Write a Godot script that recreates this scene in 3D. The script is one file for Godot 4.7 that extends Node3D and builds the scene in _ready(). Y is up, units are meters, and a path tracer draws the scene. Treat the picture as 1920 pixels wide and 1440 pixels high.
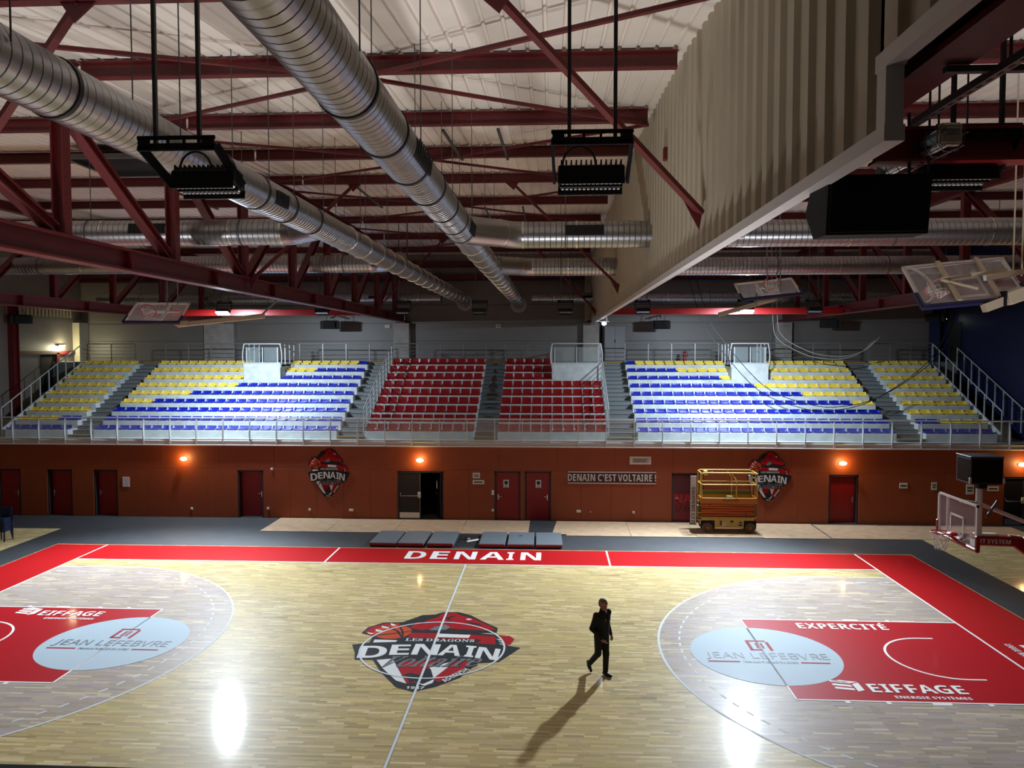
extends Node3D
# Sports hall at night: parquet basketball court, far stand, red steel roof. x runs along the court, z towards the camera, y up, origin at the court's centre.

# strengths of the lamps
const BEAM := 620.0
const BEAM_LEFT := 520.0
const SPILL := 135.0
const WALL_LAMP := 0.7
const FILL := 48.0  # added fill that lifts the ceiling, from uplighters out of view

var M := {}
var taken := {}


func _ready() -> void:
	# camera: in the near stand, above and to the right of the centre line
	var cam := Camera3D.new()
	cam.name = "camera"
	cam.position = Vector3(2.968, 7.485, 18.844)
	cam.rotation = Vector3(-0.04525, 0.05153, -0.00057)
	cam.fov = 53.03
	cam.near = 0.05
	cam.far = 200.0
	add_child(cam)
	cam.current = true
	# environment: a closed room at night
	var env := Environment.new()
	env.background_mode = Environment.BG_COLOR
	env.background_color = Color(0.01, 0.012, 0.016)
	env.tonemap_mode = Environment.TONE_MAPPER_LINEAR
	env.tonemap_exposure = 1.0
	env.sdfgi_enabled = true
	env.ssao_enabled = true
	env.ssil_enabled = true
	var we := WorldEnvironment.new()
	we.name = "world_environment"
	we.environment = env
	add_child(we)
	materials()
	lights()
	room()
	roof()
	stands()
	court()
	trusses()
	ducts()
	seats()
	railings()
	lower_wall()
	floor_things()
	hoops()
	roof_things()
	wall_things()
	person()


# ------------------------------------------------------------------ mesh builder
class MB:
	var v := PackedVector3Array()
	var n := PackedVector3Array()
	var uv := PackedVector2Array()
	var ix := PackedInt32Array()

	func tri(a: Vector3, b: Vector3, c: Vector3, na: Vector3, nb: Vector3, nc: Vector3) -> void:
		var k := v.size()
		v.append(a); v.append(b); v.append(c)
		n.append(na); n.append(nb); n.append(nc)
		ix.append(k); ix.append(k + 2); ix.append(k + 1)

	func flat(a: Vector3, b: Vector3, c: Vector3) -> void:
		var nn := (b - a).cross(c - a).normalized()
		tri(a, b, c, nn, nn, nn)

	func quad(a: Vector3, b: Vector3, c: Vector3, d: Vector3) -> void:
		var nn := (c - a).cross(d - b).normalized()
		var k := v.size()
		v.append(a); v.append(b); v.append(c); v.append(d)
		for i in 4:
			n.append(nn)
		for i in [0, 2, 1, 0, 3, 2]:
			ix.append(k + i)

	func box(c: Vector3, s: Vector3, b := Basis()) -> MB:
		var h := s * 0.5
		var p: Array[Vector3] = []
		for i in 8:
			p.append(c + b * Vector3(h.x if i & 1 else -h.x, h.y if i & 2 else -h.y, h.z if i & 4 else -h.z))
		quad(p[4], p[5], p[7], p[6])
		quad(p[1], p[0], p[2], p[3])
		quad(p[5], p[1], p[3], p[7])
		quad(p[0], p[4], p[6], p[2])
		quad(p[6], p[7], p[3], p[2])
		quad(p[0], p[1], p[5], p[4])
		return self

	func span(lo: Vector3, hi: Vector3) -> MB:
		return box((lo + hi) * 0.5, (hi - lo).abs())

	# a box whose edges are cut by r
	func cbox(c: Vector3, s: Vector3, r: float, b := Basis()) -> MB:
		var h := s * 0.5
		var pt := func(sx: float, sy: float, sz: float, ax: int) -> Vector3:
			var q := Vector3(sx * (h.x - r), sy * (h.y - r), sz * (h.z - r))
			q[ax] = [sx, sy, sz][ax] * h[ax]
			return c + b * q
		for ax in 3:
			for s0 in [-1.0, 1.0]:
				var a1 := (ax + 1) % 3
				var a2 := (ax + 2) % 3
				var qs: Array[Vector3] = []
				for e in [[-1.0, -1.0], [1.0, -1.0], [1.0, 1.0], [-1.0, 1.0]]:
					var sg := [0.0, 0.0, 0.0]
					sg[ax] = s0; sg[a1] = e[0]; sg[a2] = e[1]
					qs.append(pt.call(sg[0], sg[1], sg[2], ax))
				if s0 > 0: quad(qs[0], qs[1], qs[2], qs[3])
				else: quad(qs[3], qs[2], qs[1], qs[0])
		for ax in 3:
			var a1 := (ax + 1) % 3
			var a2 := (ax + 2) % 3
			for s1 in [-1.0, 1.0]:
				for s2 in [-1.0, 1.0]:
					var g := func(e: float, which: int) -> Vector3:
						var sg := [0.0, 0.0, 0.0]
						sg[ax] = e; sg[a1] = s1; sg[a2] = s2
						return pt.call(sg[0], sg[1], sg[2], which)
					var A: Vector3 = g.call(-1.0, a1)
					var B: Vector3 = g.call(1.0, a1)
					var C: Vector3 = g.call(1.0, a2)
					var D: Vector3 = g.call(-1.0, a2)
					if s1 * s2 > 0: quad(D, C, B, A)
					else: quad(A, B, C, D)
		for sx in [-1.0, 1.0]:
			for sy in [-1.0, 1.0]:
				for sz in [-1.0, 1.0]:
					var A: Vector3 = pt.call(sx, sy, sz, 0)
					var B: Vector3 = pt.call(sx, sy, sz, 1)
					var C: Vector3 = pt.call(sx, sy, sz, 2)
					if sx * sy * sz > 0: flat(A, B, C)
					else: flat(A, C, B)
		return self

	static func frame(d: Vector3, up: Vector3) -> Basis:
		var z := d.normalized()
		if absf(z.dot(up)) > 0.995:
			up = Vector3(1, 0, 0) if absf(z.x) < 0.9 else Vector3(0, 0, 1)
		var x := up.cross(z).normalized()
		return Basis(x, z.cross(x), z)

	func bar(a: Vector3, b: Vector3, w: float, h: float, up := Vector3.UP) -> MB:
		return box((a + b) * 0.5, Vector3(w, h, a.distance_to(b)), frame(b - a, up))

	# rolled steel section: h along up, w across
	func ibeam(a: Vector3, b: Vector3, h: float, w: float, t := 0.014, up := Vector3.UP) -> MB:
		var f := frame(b - a, up)
		var l := a.distance_to(b)
		var m := (a + b) * 0.5
		box(m, Vector3(t, h - 2 * t, l), f)
		box(m + f.y * (h - t) * 0.5, Vector3(w, t * 1.4, l), f)
		box(m - f.y * (h - t) * 0.5, Vector3(w, t * 1.4, l), f)
		return self

	func tube(pts: Array, r: float, sides := 8, closed := false, caps := true) -> MB:
		var rings: Array[PackedVector3Array] = []
		var norms: Array[PackedVector3Array] = []
		var cnt := pts.size()
		var f := Basis()
		for i in cnt:
			var d: Vector3
			if closed: d = pts[(i + 1) % cnt] - pts[(i - 1 + cnt) % cnt]
			else: d = pts[mini(i + 1, cnt - 1)] - pts[maxi(i - 1, 0)]
			f = frame(d, Vector3.UP if i == 0 else f.y)
			var ring := PackedVector3Array()
			var nr := PackedVector3Array()
			for k in sides:
				var an := TAU * k / sides
				var o := f.x * cos(an) + f.y * sin(an)
				ring.append(pts[i] + o * r)
				nr.append(o)
			rings.append(ring)
			norms.append(nr)
		var segs := cnt if closed else cnt - 1
		for i in segs:
			var j := (i + 1) % cnt
			for k in sides:
				var q := (k + 1) % sides
				tri(rings[i][k], rings[i][q], rings[j][q], norms[i][k], norms[i][q], norms[j][q])
				tri(rings[i][k], rings[j][q], rings[j][k], norms[i][k], norms[j][q], norms[j][k])
		if caps and not closed:
			for k in range(1, sides - 1):
				flat(rings[0][0], rings[0][k + 1], rings[0][k])
				flat(rings[cnt - 1][0], rings[cnt - 1][k], rings[cnt - 1][k + 1])
		return self

	# profile of (radius, height along xf's y)
	func lathe(prof: Array, xf: Transform3D, sides := 16, smooth := true) -> MB:
		var c := PackedVector2Array()
		for k in sides + 1:
			c.append(Vector2(cos(TAU * k / sides), sin(TAU * k / sides)))
		for i in prof.size() - 1:
			var p: Vector2 = prof[i]
			var q: Vector2 = prof[i + 1]
			var d := (q - p).normalized()
			var nn := Vector2(d.y, -d.x)
			for k in sides:
				var c0 := c[k]
				var c1 := c[k + 1]
				var cm := (c0 + c1).normalized()
				var n0 := xf.basis * Vector3(nn.x * (c0.x if smooth else cm.x), nn.y, nn.x * (c0.y if smooth else cm.y))
				var n1 := xf.basis * Vector3(nn.x * (c1.x if smooth else cm.x), nn.y, nn.x * (c1.y if smooth else cm.y))
				var A := xf * Vector3(p.x * c0.x, p.y, p.x * c0.y)
				var B := xf * Vector3(p.x * c1.x, p.y, p.x * c1.y)
				var C := xf * Vector3(q.x * c1.x, q.y, q.x * c1.y)
				var D := xf * Vector3(q.x * c0.x, q.y, q.x * c0.y)
				if q.x > 1e-6: tri(A, D, C, n0, n0, n1)
				if p.x > 1e-6: tri(A, C, B, n0, n1, n1)
		return self

	# polygon in xf's xy plane, from z = 0 to z = depth
	func prism(poly: PackedVector2Array, depth: float, xf := Transform3D(), sides := true) -> MB:
		var pg := poly.duplicate()
		if Geometry2D.is_polygon_clockwise(pg):
			pg.reverse()
		# the test above assumes y up or y down alike: settle it by the signed area
		var area := 0.0
		for i in pg.size():
			area += pg[i].cross(pg[(i + 1) % pg.size()])
		if area < 0:
			pg.reverse()
		var t := Geometry2D.triangulate_polygon(pg)
		for i in range(0, t.size(), 3):
			var a := pg[t[i]]
			var b := pg[t[i + 1]]
			var c := pg[t[i + 2]]
			if (b - a).cross(c - a) < 0:
				var s := b
				b = c
				c = s
			flat(xf * Vector3(a.x, a.y, depth), xf * Vector3(b.x, b.y, depth), xf * Vector3(c.x, c.y, depth))
			if sides:
				flat(xf * Vector3(a.x, a.y, 0), xf * Vector3(c.x, c.y, 0), xf * Vector3(b.x, b.y, 0))
		if sides:
			for i in pg.size():
				var a := pg[i]
				var b := pg[(i + 1) % pg.size()]
				quad(xf * Vector3(a.x, a.y, 0), xf * Vector3(b.x, b.y, 0), xf * Vector3(b.x, b.y, depth), xf * Vector3(a.x, a.y, depth))
		return self

	func planar_uv(sx: float, sz: float) -> MB:
		uv.resize(v.size())
		for i in v.size():
			uv[i] = Vector2(v[i].x / sx, v[i].z / sz)
		return self

	func mesh() -> ArrayMesh:
		var a := []
		a.resize(Mesh.ARRAY_MAX)
		a[Mesh.ARRAY_VERTEX] = v
		a[Mesh.ARRAY_NORMAL] = n
		a[Mesh.ARRAY_INDEX] = ix
		if uv.size() == v.size() and uv.size() > 0:
			a[Mesh.ARRAY_TEX_UV] = uv
		var m := ArrayMesh.new()
		m.add_surface_from_arrays(Mesh.PRIMITIVE_TRIANGLES, a)
		return m


# ------------------------------------------------------------------ nodes
func numbered(called: String) -> String:
	if not taken.has(called):
		taken[called] = 0
		return called
	taken[called] += 1
	return "%s_%03d" % [called, taken[called]]


func tag(o: Node3D, label: String, category: String, group := "") -> Node3D:
	o.set_meta("label", label)
	o.set_meta("category", category)
	if group:
		o.set_meta("group", group)
	return o


func thing(called: String, label: String, category: String, at := Vector3.ZERO, group := "") -> Node3D:
	var o := Node3D.new()
	o.name = numbered(called)
	add_child(o)
	o.position = at
	tag(o, label, category, group)
	return o


func put(called: String, shape, mat: Material, parent: Node = null, at := Vector3.ZERO) -> MeshInstance3D:
	var o := MeshInstance3D.new()
	o.mesh = shape.mesh() if shape is MB else shape
	o.material_override = mat
	o.position = at
	if parent == null:
		o.name = numbered(called)
		add_child(o)
	else:
		o.name = called
		parent.add_child(o, true)
	return o


func solo(called: String, shape, mat: Material, label: String, category: String, at := Vector3.ZERO, group := "") -> MeshInstance3D:
	var o := put(called, shape, mat, null, at)
	tag(o, label, category, group)
	return o


func structure(called: String, label := "") -> Node3D:
	var o := Node3D.new()
	o.name = numbered(called)
	add_child(o)
	o.set_meta("kind", "structure")
	if label:
		o.set_meta("label", label)
	return o


# one line of flat lettering fitted into w x h (metres), lower-left corner at the origin of xf, reading along xf's x
func words(called: String, s: String, w: float, h: float, xf: Transform3D, mat: Material, parent: Node, bold := true, serif := false, depth := 0.002) -> MeshInstance3D:
	var f := SystemFont.new()
	f.font_names = PackedStringArray(["Droid Serif" if serif else "Droid Sans"])
	f.font_weight = 700 if bold else 400
	var t := TextMesh.new()
	t.text = s
	t.font = f
	t.font_size = 32
	t.pixel_size = 0.01
	t.depth = 0.01
	t.curve_step = 2.0
	var b := t.get_aabb()
	var o := MeshInstance3D.new()
	o.mesh = t
	o.name = called
	o.material_override = mat
	var sc := Vector3(w / maxf(b.size.x, 1e-4), h / maxf(b.size.y, 1e-4), depth / 0.01)
	var low := Vector3(b.position.x, b.position.y, b.position.z)
	o.transform = xf * Transform3D(Basis.from_scale(sc), -(low * sc))
	parent.add_child(o, true)
	return o


const ORD := ["first", "second", "third", "fourth", "fifth", "sixth", "seventh", "eighth", "ninth", "tenth", "eleventh", "twelfth", "thirteenth", "fourteenth", "fifteenth", "sixteenth", "seventeenth", "eighteenth", "nineteenth", "twentieth", "twenty-first", "twenty-second", "twenty-third", "twenty-fourth", "twenty-fifth", "twenty-sixth", "twenty-seventh", "twenty-eighth", "twenty-ninth", "thirtieth", "thirty-first", "thirty-second", "thirty-third", "thirty-fourth", "thirty-fifth", "thirty-sixth", "thirty-seventh", "thirty-eighth", "thirty-ninth", "fortieth"]


# ------------------------------------------------------------------ materials
func mat(key: String, c: Color, rough := 0.6, metal := 0.0) -> StandardMaterial3D:
	var m := StandardMaterial3D.new()
	m.albedo_color = c
	m.roughness = rough
	m.metallic = metal
	m.resource_name = key
	M[key] = m
	return m


func varnish(m: StandardMaterial3D) -> StandardMaterial3D:
	m.clearcoat_enabled = true
	m.metallic_specular = 0.14
	m.clearcoat = 0.2
	m.clearcoat_roughness = 0.085
	return m


func glow(key: String, c: Color, e: float) -> StandardMaterial3D:
	var m := mat(key, c, 0.4)
	m.emission_enabled = true
	m.emission = c
	m.emission_energy_multiplier = e
	return m


func parquet(base: Color, spread: float, sd: int, along_white := 0.0) -> ImageTexture:
	var rng := RandomNumberGenerator.new()
	rng.seed = sd
	var im := Image.create(2048, 1024, false, Image.FORMAT_RGB8)
	im.fill(base)
	var rows := 64
	var hh := 16
	for r in rows:
		var x := rng.randi_range(-300, 0)
		while x < 2048:
			var l := rng.randi_range(50, 150)
			var k := 1.0 + rng.randfn(0.0, spread)
			var c := Color(base.r * k, base.g * k * rng.randf_range(0.975, 1.015), base.b * k * rng.randf_range(0.92, 1.04))
			if rng.randf() < 0.10:
				c = c.lerp(Color(0.93, 0.86, 0.70), 0.5)
			if rng.randf() < 0.06:
				c = c.darkened(0.08)
			im.fill_rect(Rect2i(x, r * hh, l, hh), c)
			for s in 3:   # grain
				im.fill_rect(Rect2i(x, r * hh + rng.randi_range(1, hh - 3), l, rng.randi_range(1, 3)), c * rng.randf_range(0.93, 1.04))
			im.fill_rect(Rect2i(x, r * hh, 1, hh), c.darkened(0.2))
			x += l
		im.fill_rect(Rect2i(0, r * hh, 2048, 1), base.darkened(0.12))
	return ImageTexture.create_from_image(im)


func speckle(sd: int, freq: float, lo: float, hi: float, size := 512, stretch := Vector2.ONE) -> ImageTexture:
	var nz := FastNoiseLite.new()
	nz.seed = sd
	nz.frequency = freq
	nz.fractal_octaves = 4
	var im := Image.create(size, size, false, Image.FORMAT_RGB8)
	for y in size:
		for x in size:
			# wraps by blending with the opposite edge
			var tx := float(x) / size
			var ty := float(y) / size
			var px := x * stretch.x
			var py := y * stretch.y
			var a := nz.get_noise_2d(px, py)
			var b := nz.get_noise_2d(px - size * stretch.x, py)
			var c := nz.get_noise_2d(px, py - size * stretch.y)
			var d := nz.get_noise_2d(px - size * stretch.x, py - size * stretch.y)
			var q := lerpf(lerpf(a, b, tx), lerpf(c, d, tx), ty)
			var g := clampf(lerpf(lo, hi, 0.5 + q * 0.8), 0.0, 1.0)
			im.set_pixel(x, y, Color(g, g, g))
	return ImageTexture.create_from_image(im)


func worn(m: StandardMaterial3D, t: Texture2D, metres: float) -> StandardMaterial3D:
	m.albedo_texture = t
	m.uv1_triplanar = true
	m.uv1_world_triplanar = true
	m.uv1_scale = Vector3.ONE / metres
	return m


func materials() -> void:
	var sp1 := speckle(3, 0.012, 0.86, 1.0)
	var sp0 := speckle(5, 0.008, 0.93, 1.0)
	var sp2 := speckle(9, 0.03, 0.80, 1.0, 512, Vector2(1, 1))
	var rgh := speckle(21, 0.02, 0.6, 1.0, 512)
	var w := varnish(mat("wood", Color(0.95, 0.95, 0.95), 0.42))
	w.albedo_texture = parquet(Color(0.76, 0.68, 0.49), 0.055, 5)
	w = varnish(mat("wood_stained", Color(0.95, 0.95, 0.95), 0.42))
	w.albedo_texture = parquet(Color(0.70, 0.645, 0.60), 0.03, 8)
	varnish(mat("red_paint", Color(0.66, 0.10, 0.11), 0.5))
	varnish(mat("red_key", Color(0.66, 0.09, 0.12), 0.5))
	mat("white_line", Color(0.90, 0.88, 0.86), 0.65)
	mat("pale_line", Color(0.78, 0.80, 0.80), 0.65)
	varnish(mat("disc_paint", Color(0.68, 0.74, 0.77), 0.55))
	mat("logo_black", Color(0.15, 0.155, 0.16), 0.65)
	mat("logo_red", Color(0.60, 0.07, 0.10), 0.65)
	mat("logo_white", Color(0.82, 0.82, 0.80), 0.65)
	mat("logo_grey", Color(0.42, 0.42, 0.43), 0.65)
	mat("logo_orange", Color(0.70, 0.26, 0.12), 0.65)
	for k in ["white_line", "pale_line", "logo_black", "logo_red", "logo_white", "logo_grey", "logo_orange"]:
		M[k].metallic_specular = 0.2
	mat("text_grey", Color(0.28, 0.31, 0.36), 0.65)
	worn(mat("vinyl", Color(0.215, 0.225, 0.235), 0.55), sp1, 5.0)
	worn(mat("board", Color(0.72, 0.60, 0.47), 0.7), sp1, 3.0)
	worn(mat("orange_wall", Color(0.56, 0.25, 0.10), 0.5), sp0, 4.0)
	mat("concrete", Color(0.45, 0.44, 0.42), 0.9)
	worn(mat("white_tier", Color(0.80, 0.83, 0.82), 0.65), sp1, 3.0)
	mat("grey_step", Color(0.42, 0.44, 0.44), 0.7)
	mat("yellow_strip", Color(0.72, 0.56, 0.15), 0.6)
	worn(mat("grey_wall", Color(0.46, 0.435, 0.41), 0.45), sp0, 9.0)
	worn(mat("pilaster", Color(0.62, 0.59, 0.56), 0.6), sp1, 4.0)
	worn(mat("blue_wall", Color(0.02, 0.05, 0.24), 0.55), sp1, 5.0)
	worn(mat("deck", Color(0.92, 0.88, 0.83), 0.6), sp0, 7.0)
	worn(mat("cladding", Color(0.72, 0.68, 0.59), 0.55), sp0, 5.0)
	mat("trim_white", Color(0.80, 0.78, 0.76), 0.45)
	worn(mat("steel_red", Color(0.40, 0.085, 0.10), 0.5), sp2, 2.0)
	mat("steel_red_tie", Color(0.55, 0.07, 0.07), 0.45)
	var d := mat("duct", Color(0.64, 0.645, 0.65), 0.34, 1.0)
	d.metallic_specular = 0.5
	mat("duct_band", Color(0.06, 0.06, 0.06), 0.5)
	mat("duct_collar", Color(0.8, 0.79, 0.76), 0.25, 1.0)
	mat("galv", Color(0.42, 0.42, 0.42), 0.4, 0.8)
	mat("galv_dark", Color(0.27, 0.27, 0.27), 0.5, 0.1)
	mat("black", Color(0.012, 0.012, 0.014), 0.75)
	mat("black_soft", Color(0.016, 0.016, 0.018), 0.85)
	mat("led_off", Color(0.82, 0.82, 0.82), 0.12, 1.0)
	glow("led_on", Color(0.93, 0.97, 1.0), 14.0)
	glow("fill_glow", Color(1.0, 0.97, 0.92), 1.0)  # glow of the added uplighters
	glow("lamp_warm", Color(1.0, 0.84, 0.58), 12.0)
	glow("lamp_cool", Color(0.95, 1.0, 0.86), 14.0)
	glow("lamp_white", Color(1.0, 1.0, 1.0), 3.5)
	mat("rail", Color(0.76, 0.78, 0.78), 0.35, 0.3)
	mat("rail_dull", Color(0.50, 0.52, 0.51), 0.4, 0.4)
	var g := mat("glass", Color(0.85, 0.93, 0.92, 0.10), 0.03)
	g.transparency = BaseMaterial3D.TRANSPARENCY_ALPHA
	g = mat("board_glass", Color(0.75, 0.72, 0.74, 0.16), 0.05)
	g.transparency = BaseMaterial3D.TRANSPARENCY_ALPHA
	mat("seat_blue", Color(0.035, 0.10, 0.56), 0.4)
	mat("seat_yellow", Color(0.90, 0.78, 0.28), 0.4)
	mat("seat_red", Color(0.52, 0.035, 0.055), 0.3)
	mat("door_red", Color(0.54, 0.035, 0.055), 0.4)
	mat("door_frame", Color(0.14, 0.14, 0.16), 0.5)
	mat("door_dark", Color(0.10, 0.09, 0.09), 0.4)
	mat("paper", Color(0.80, 0.79, 0.77), 0.7)
	mat("ink", Color(0.12, 0.12, 0.13), 0.7)
	mat("chrome", Color(0.8, 0.8, 0.8), 0.25, 1.0)
	mat("lift_yellow", Color(0.72, 0.47, 0.09), 0.5)
	mat("lift_orange", Color(0.72, 0.34, 0.05), 0.5)
	mat("lift_pale", Color(0.78, 0.66, 0.30), 0.45)
	mat("lift_deck", Color(0.40, 0.40, 0.20), 0.7)
	mat("tyre", Color(0.36, 0.33, 0.24), 0.8)
	mat("pad_blue", Color(0.04, 0.05, 0.26), 0.5)
	mat("pad_red", Color(0.50, 0.04, 0.06), 0.45)
	mat("hoop_red", Color(0.72, 0.10, 0.07), 0.4)
	mat("net", Color(0.85, 0.83, 0.80), 0.8)
	mat("cream", Color(0.76, 0.70, 0.60), 0.5)
	mat("mat_grey", Color(0.36, 0.39, 0.41), 0.6)
	mat("mat_red", Color(0.60, 0.10, 0.14), 0.5)
	mat("chair_blue", Color(0.06, 0.13, 0.27), 0.4)
	mat("skin", Color(0.58, 0.40, 0.31), 0.55)
	mat("hair", Color(0.36, 0.33, 0.30), 0.8)
	mat("cloth_black", Color(0.022, 0.022, 0.025), 0.85)
	mat("shoe", Color(0.018, 0.018, 0.02), 0.5)
	mat("cable", Color(0.03, 0.03, 0.03), 0.6)
	mat("cable_pale", Color(0.62, 0.60, 0.56), 0.6)
	mat("switch", Color(0.85, 0.84, 0.80), 0.5)
	mat("ext_red", Color(0.6, 0.03, 0.03), 0.35)
	mat("cupboard", Color(0.50, 0.49, 0.50), 0.5)
# ------------------------------------------------------------------ added uplighters below the camera's view, fill light for the ceiling
func lights() -> void:
	for i in 4:
		var x: float = [-11.0, -3.5, 3.2, 11.0][i]
		var t := thing("added_uplighter", "added fill uplighter, out of view by the near touchline, %s from the left" % ORD[i], "lamp", Vector3(x, 0.0, 11.0), "added fill uplighters by the near touchline")
		put("housing", MB.new().cbox(Vector3(0, 0.2, 0), Vector3(0.9, 0.4, 0.5), 0.02), M.black, t)
		put("fill_panel", MB.new().cbox(Vector3(0, 0.42, 0), Vector3(0.8, 0.05, 0.4), 0.01), M.fill_glow, t)  # glowing face of the added fill lamp
		put("added_visor", MB.new().span(Vector3(-0.7, 0.3, -0.52), Vector3(0.7, 1.3, -0.49)), M.black, t)  # added to keep this fill light off the balcony panes
		var l := SpotLight3D.new()
		l.name = "fill_uplight"
		l.light_color = Color(0.97, 0.98, 1.0)
		l.light_energy = FILL
		l.light_size = 0.3
		l.spot_angle = 55.0
		l.spot_angle_attenuation = 1.0
		l.spot_range = 80.0
		l.spot_attenuation = 2.0
		l.shadow_enabled = true
		t.add_child(l)
		l.position = Vector3(0, 0.9, 0.0)
		l.rotation.x = PI / 2 - 0.52


# ------------------------------------------------------------------ room shell
func room() -> void:
	var lf := structure("wall_left")
	put("wall_base", MB.new().span(Vector3(-24.7, -0.3, -25.2), Vector3(-24.3, 13.5, 22.2)), M.grey_wall, lf)
	put("column", MB.new().ibeam(Vector3(-24.15, 0, -18.7), Vector3(-24.15, 10.2, -18.7), 0.42, 0.3, 0.02, Vector3(0, 0, 1)), M.steel_red, lf)
	put("girt", MB.new().span(Vector3(-24.3, 7.22, -24.4), Vector3(-24.16, 7.4, -18.8)), M.steel_red, lf)
	put("post", MB.new().span(Vector3(-24.3, 3.4, -22.35), Vector3(-24.16, 7.3, -22.1)), M.steel_red, lf)
	put("pilaster", MB.new().span(Vector3(-24.3, 3.4, -24.6), Vector3(-23.9, 9.0, -23.75)), M.cladding, lf)
	put("cladding", corrugated(Vector3(-24.28, 9.25, -23.7), Vector3(0, 0, 1), Vector3(0, 1, 0), 5.2, 0.9, 0.3, 0.05), M.cladding, lf)
	put("dark_opening", MB.new().span(Vector3(-24.3, 5.2, -22.0), Vector3(-24.27, 7.2, -20.9)), M.black_soft, lf)  # flat near-black sheet, the dim doorway's shade put into its colour
	var rt := structure("wall_right")
	put("wall_base", MB.new().span(Vector3(23.8, -0.3, -25.2), Vector3(24.2, 13.5, 22.2)), M.blue_wall, rt)
	put("dark_opening", MB.new().span(Vector3(23.76, 6.75, -22.9), Vector3(23.8, 8.85, -21.5)), M.black_soft, rt)  # near-black sheet on the wall, doorway darkness painted in
	put("curtain", MB.new().span(Vector3(23.5, 6.75, -24.3), Vector3(23.56, 9.1, -23.2)), mat("teal", Color(0.03, 0.12, 0.26), 0.7), rt)
	var nr := structure("wall_near")
	put("wall_base", MB.new().span(Vector3(-24.7, -0.3, 21.8), Vector3(24.2, 13.5, 22.2)), M.grey_wall, nr)
	# parapet and terrace under the camera
	put("terrace", MB.new().span(Vector3(-24.3, 0, 16.2), Vector3(23.8, 5.0, 21.8)), M.concrete, nr)
	put("coping", MB.new().cbox(Vector3(0, 4.94, 14.6), Vector3(47.6, 0.09, 0.3), 0.02), M.black, nr)
	put("parapet", MB.new().span(Vector3(-23.8, 0, 14.55), Vector3(23.8, 4.9, 14.75)), M.orange_wall, nr)
	put("floor_slab", MB.new().span(Vector3(-24.3, 3.9, 14.75), Vector3(23.8, 4.0, 16.2)), M.concrete, nr)
	# upper back wall: horizontal sandwich panels with recessed joints
	var bk := structure("wall_back")
	put("wall_base", MB.new().span(Vector3(-24.7, -0.3, -25.1), Vector3(24.2, 13.5, -24.66)), M.grey_wall, bk)
	var ys := [6.8, 7.95, 8.95, 10.0, 11.35]
	for r in 4:
		var xs := [-24.3, -16.4, -5.85, 5.0, 15.2, 23.8]
		for c in 5:
			put("panel", MB.new().cbox(Vector3((xs[c] + xs[c + 1]) / 2, (ys[r] + ys[r + 1]) / 2, -24.63), Vector3(xs[c + 1] - xs[c] - 0.02, ys[r + 1] - ys[r] - 0.025, 0.06), 0.01), M.grey_wall, bk)
	put("girt", MB.new().ibeam(Vector3(-24.3, 11.52, -24.5), Vector3(23.8, 11.52, -24.5), 0.3, 0.2), M.steel_red, bk)
	put("girt", MB.new().ibeam(Vector3(-24.3, 12.2, -24.5), Vector3(23.8, 12.2, -24.5), 0.25, 0.2), M.steel_red, bk)
	for x in [-15.95, -5.48, 5.15, 15.67]:
		put("pilaster", MB.new().cbox(Vector3(x, 6.3, -24.35), Vector3(1.75 if x < -10 else 0.9, 5.3, 0.5), 0.02), M.pilaster, bk)
		put("bearing_plate", MB.new().span(Vector3(x - 0.22, 8.95, -24.6), Vector3(x + 0.22, 9.1, -24.1)), M.steel_red, bk)


func corrugated(o: Vector3, along: Vector3, up: Vector3, w: float, h: float, pitch: float, dep: float, rib := 0.5, slope := 0.12) -> MB:
	var m := MB.new()
	var out := along.cross(up)
	var x := 0.0
	var pts: Array[Vector2] = []
	while x < w - 1e-4:
		var a := pitch * (1.0 - rib) * (1.0 - slope)
		pts.append(Vector2(x, 0)); pts.append(Vector2(x + a, 0))
		pts.append(Vector2(x + pitch * (1.0 - rib), dep)); pts.append(Vector2(x + pitch * (1.0 - slope * 0.5), dep))
		x += pitch
	pts.append(Vector2(x, 0))
	for i in pts.size() - 1:
		var p := o + along * pts[i].x + out * pts[i].y
		var q := o + along * pts[i + 1].x + out * pts[i + 1].y
		m.quad(p, q, q + up * h, p + up * h)
	return m


# ------------------------------------------------------------------ roof deck, purlins, bracing
const PZ := [21.5, 17.6, 13.7, 9.85, 5.98, 2.11, -1.79, -5.77, -9.63, -13.6, -17.8, -22.0]
const PY := [10.4, 10.85, 11.25, 11.57, 12.05, 12.3, 12.57, 12.76, 12.78, 12.8, 12.71, 12.62]


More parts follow.
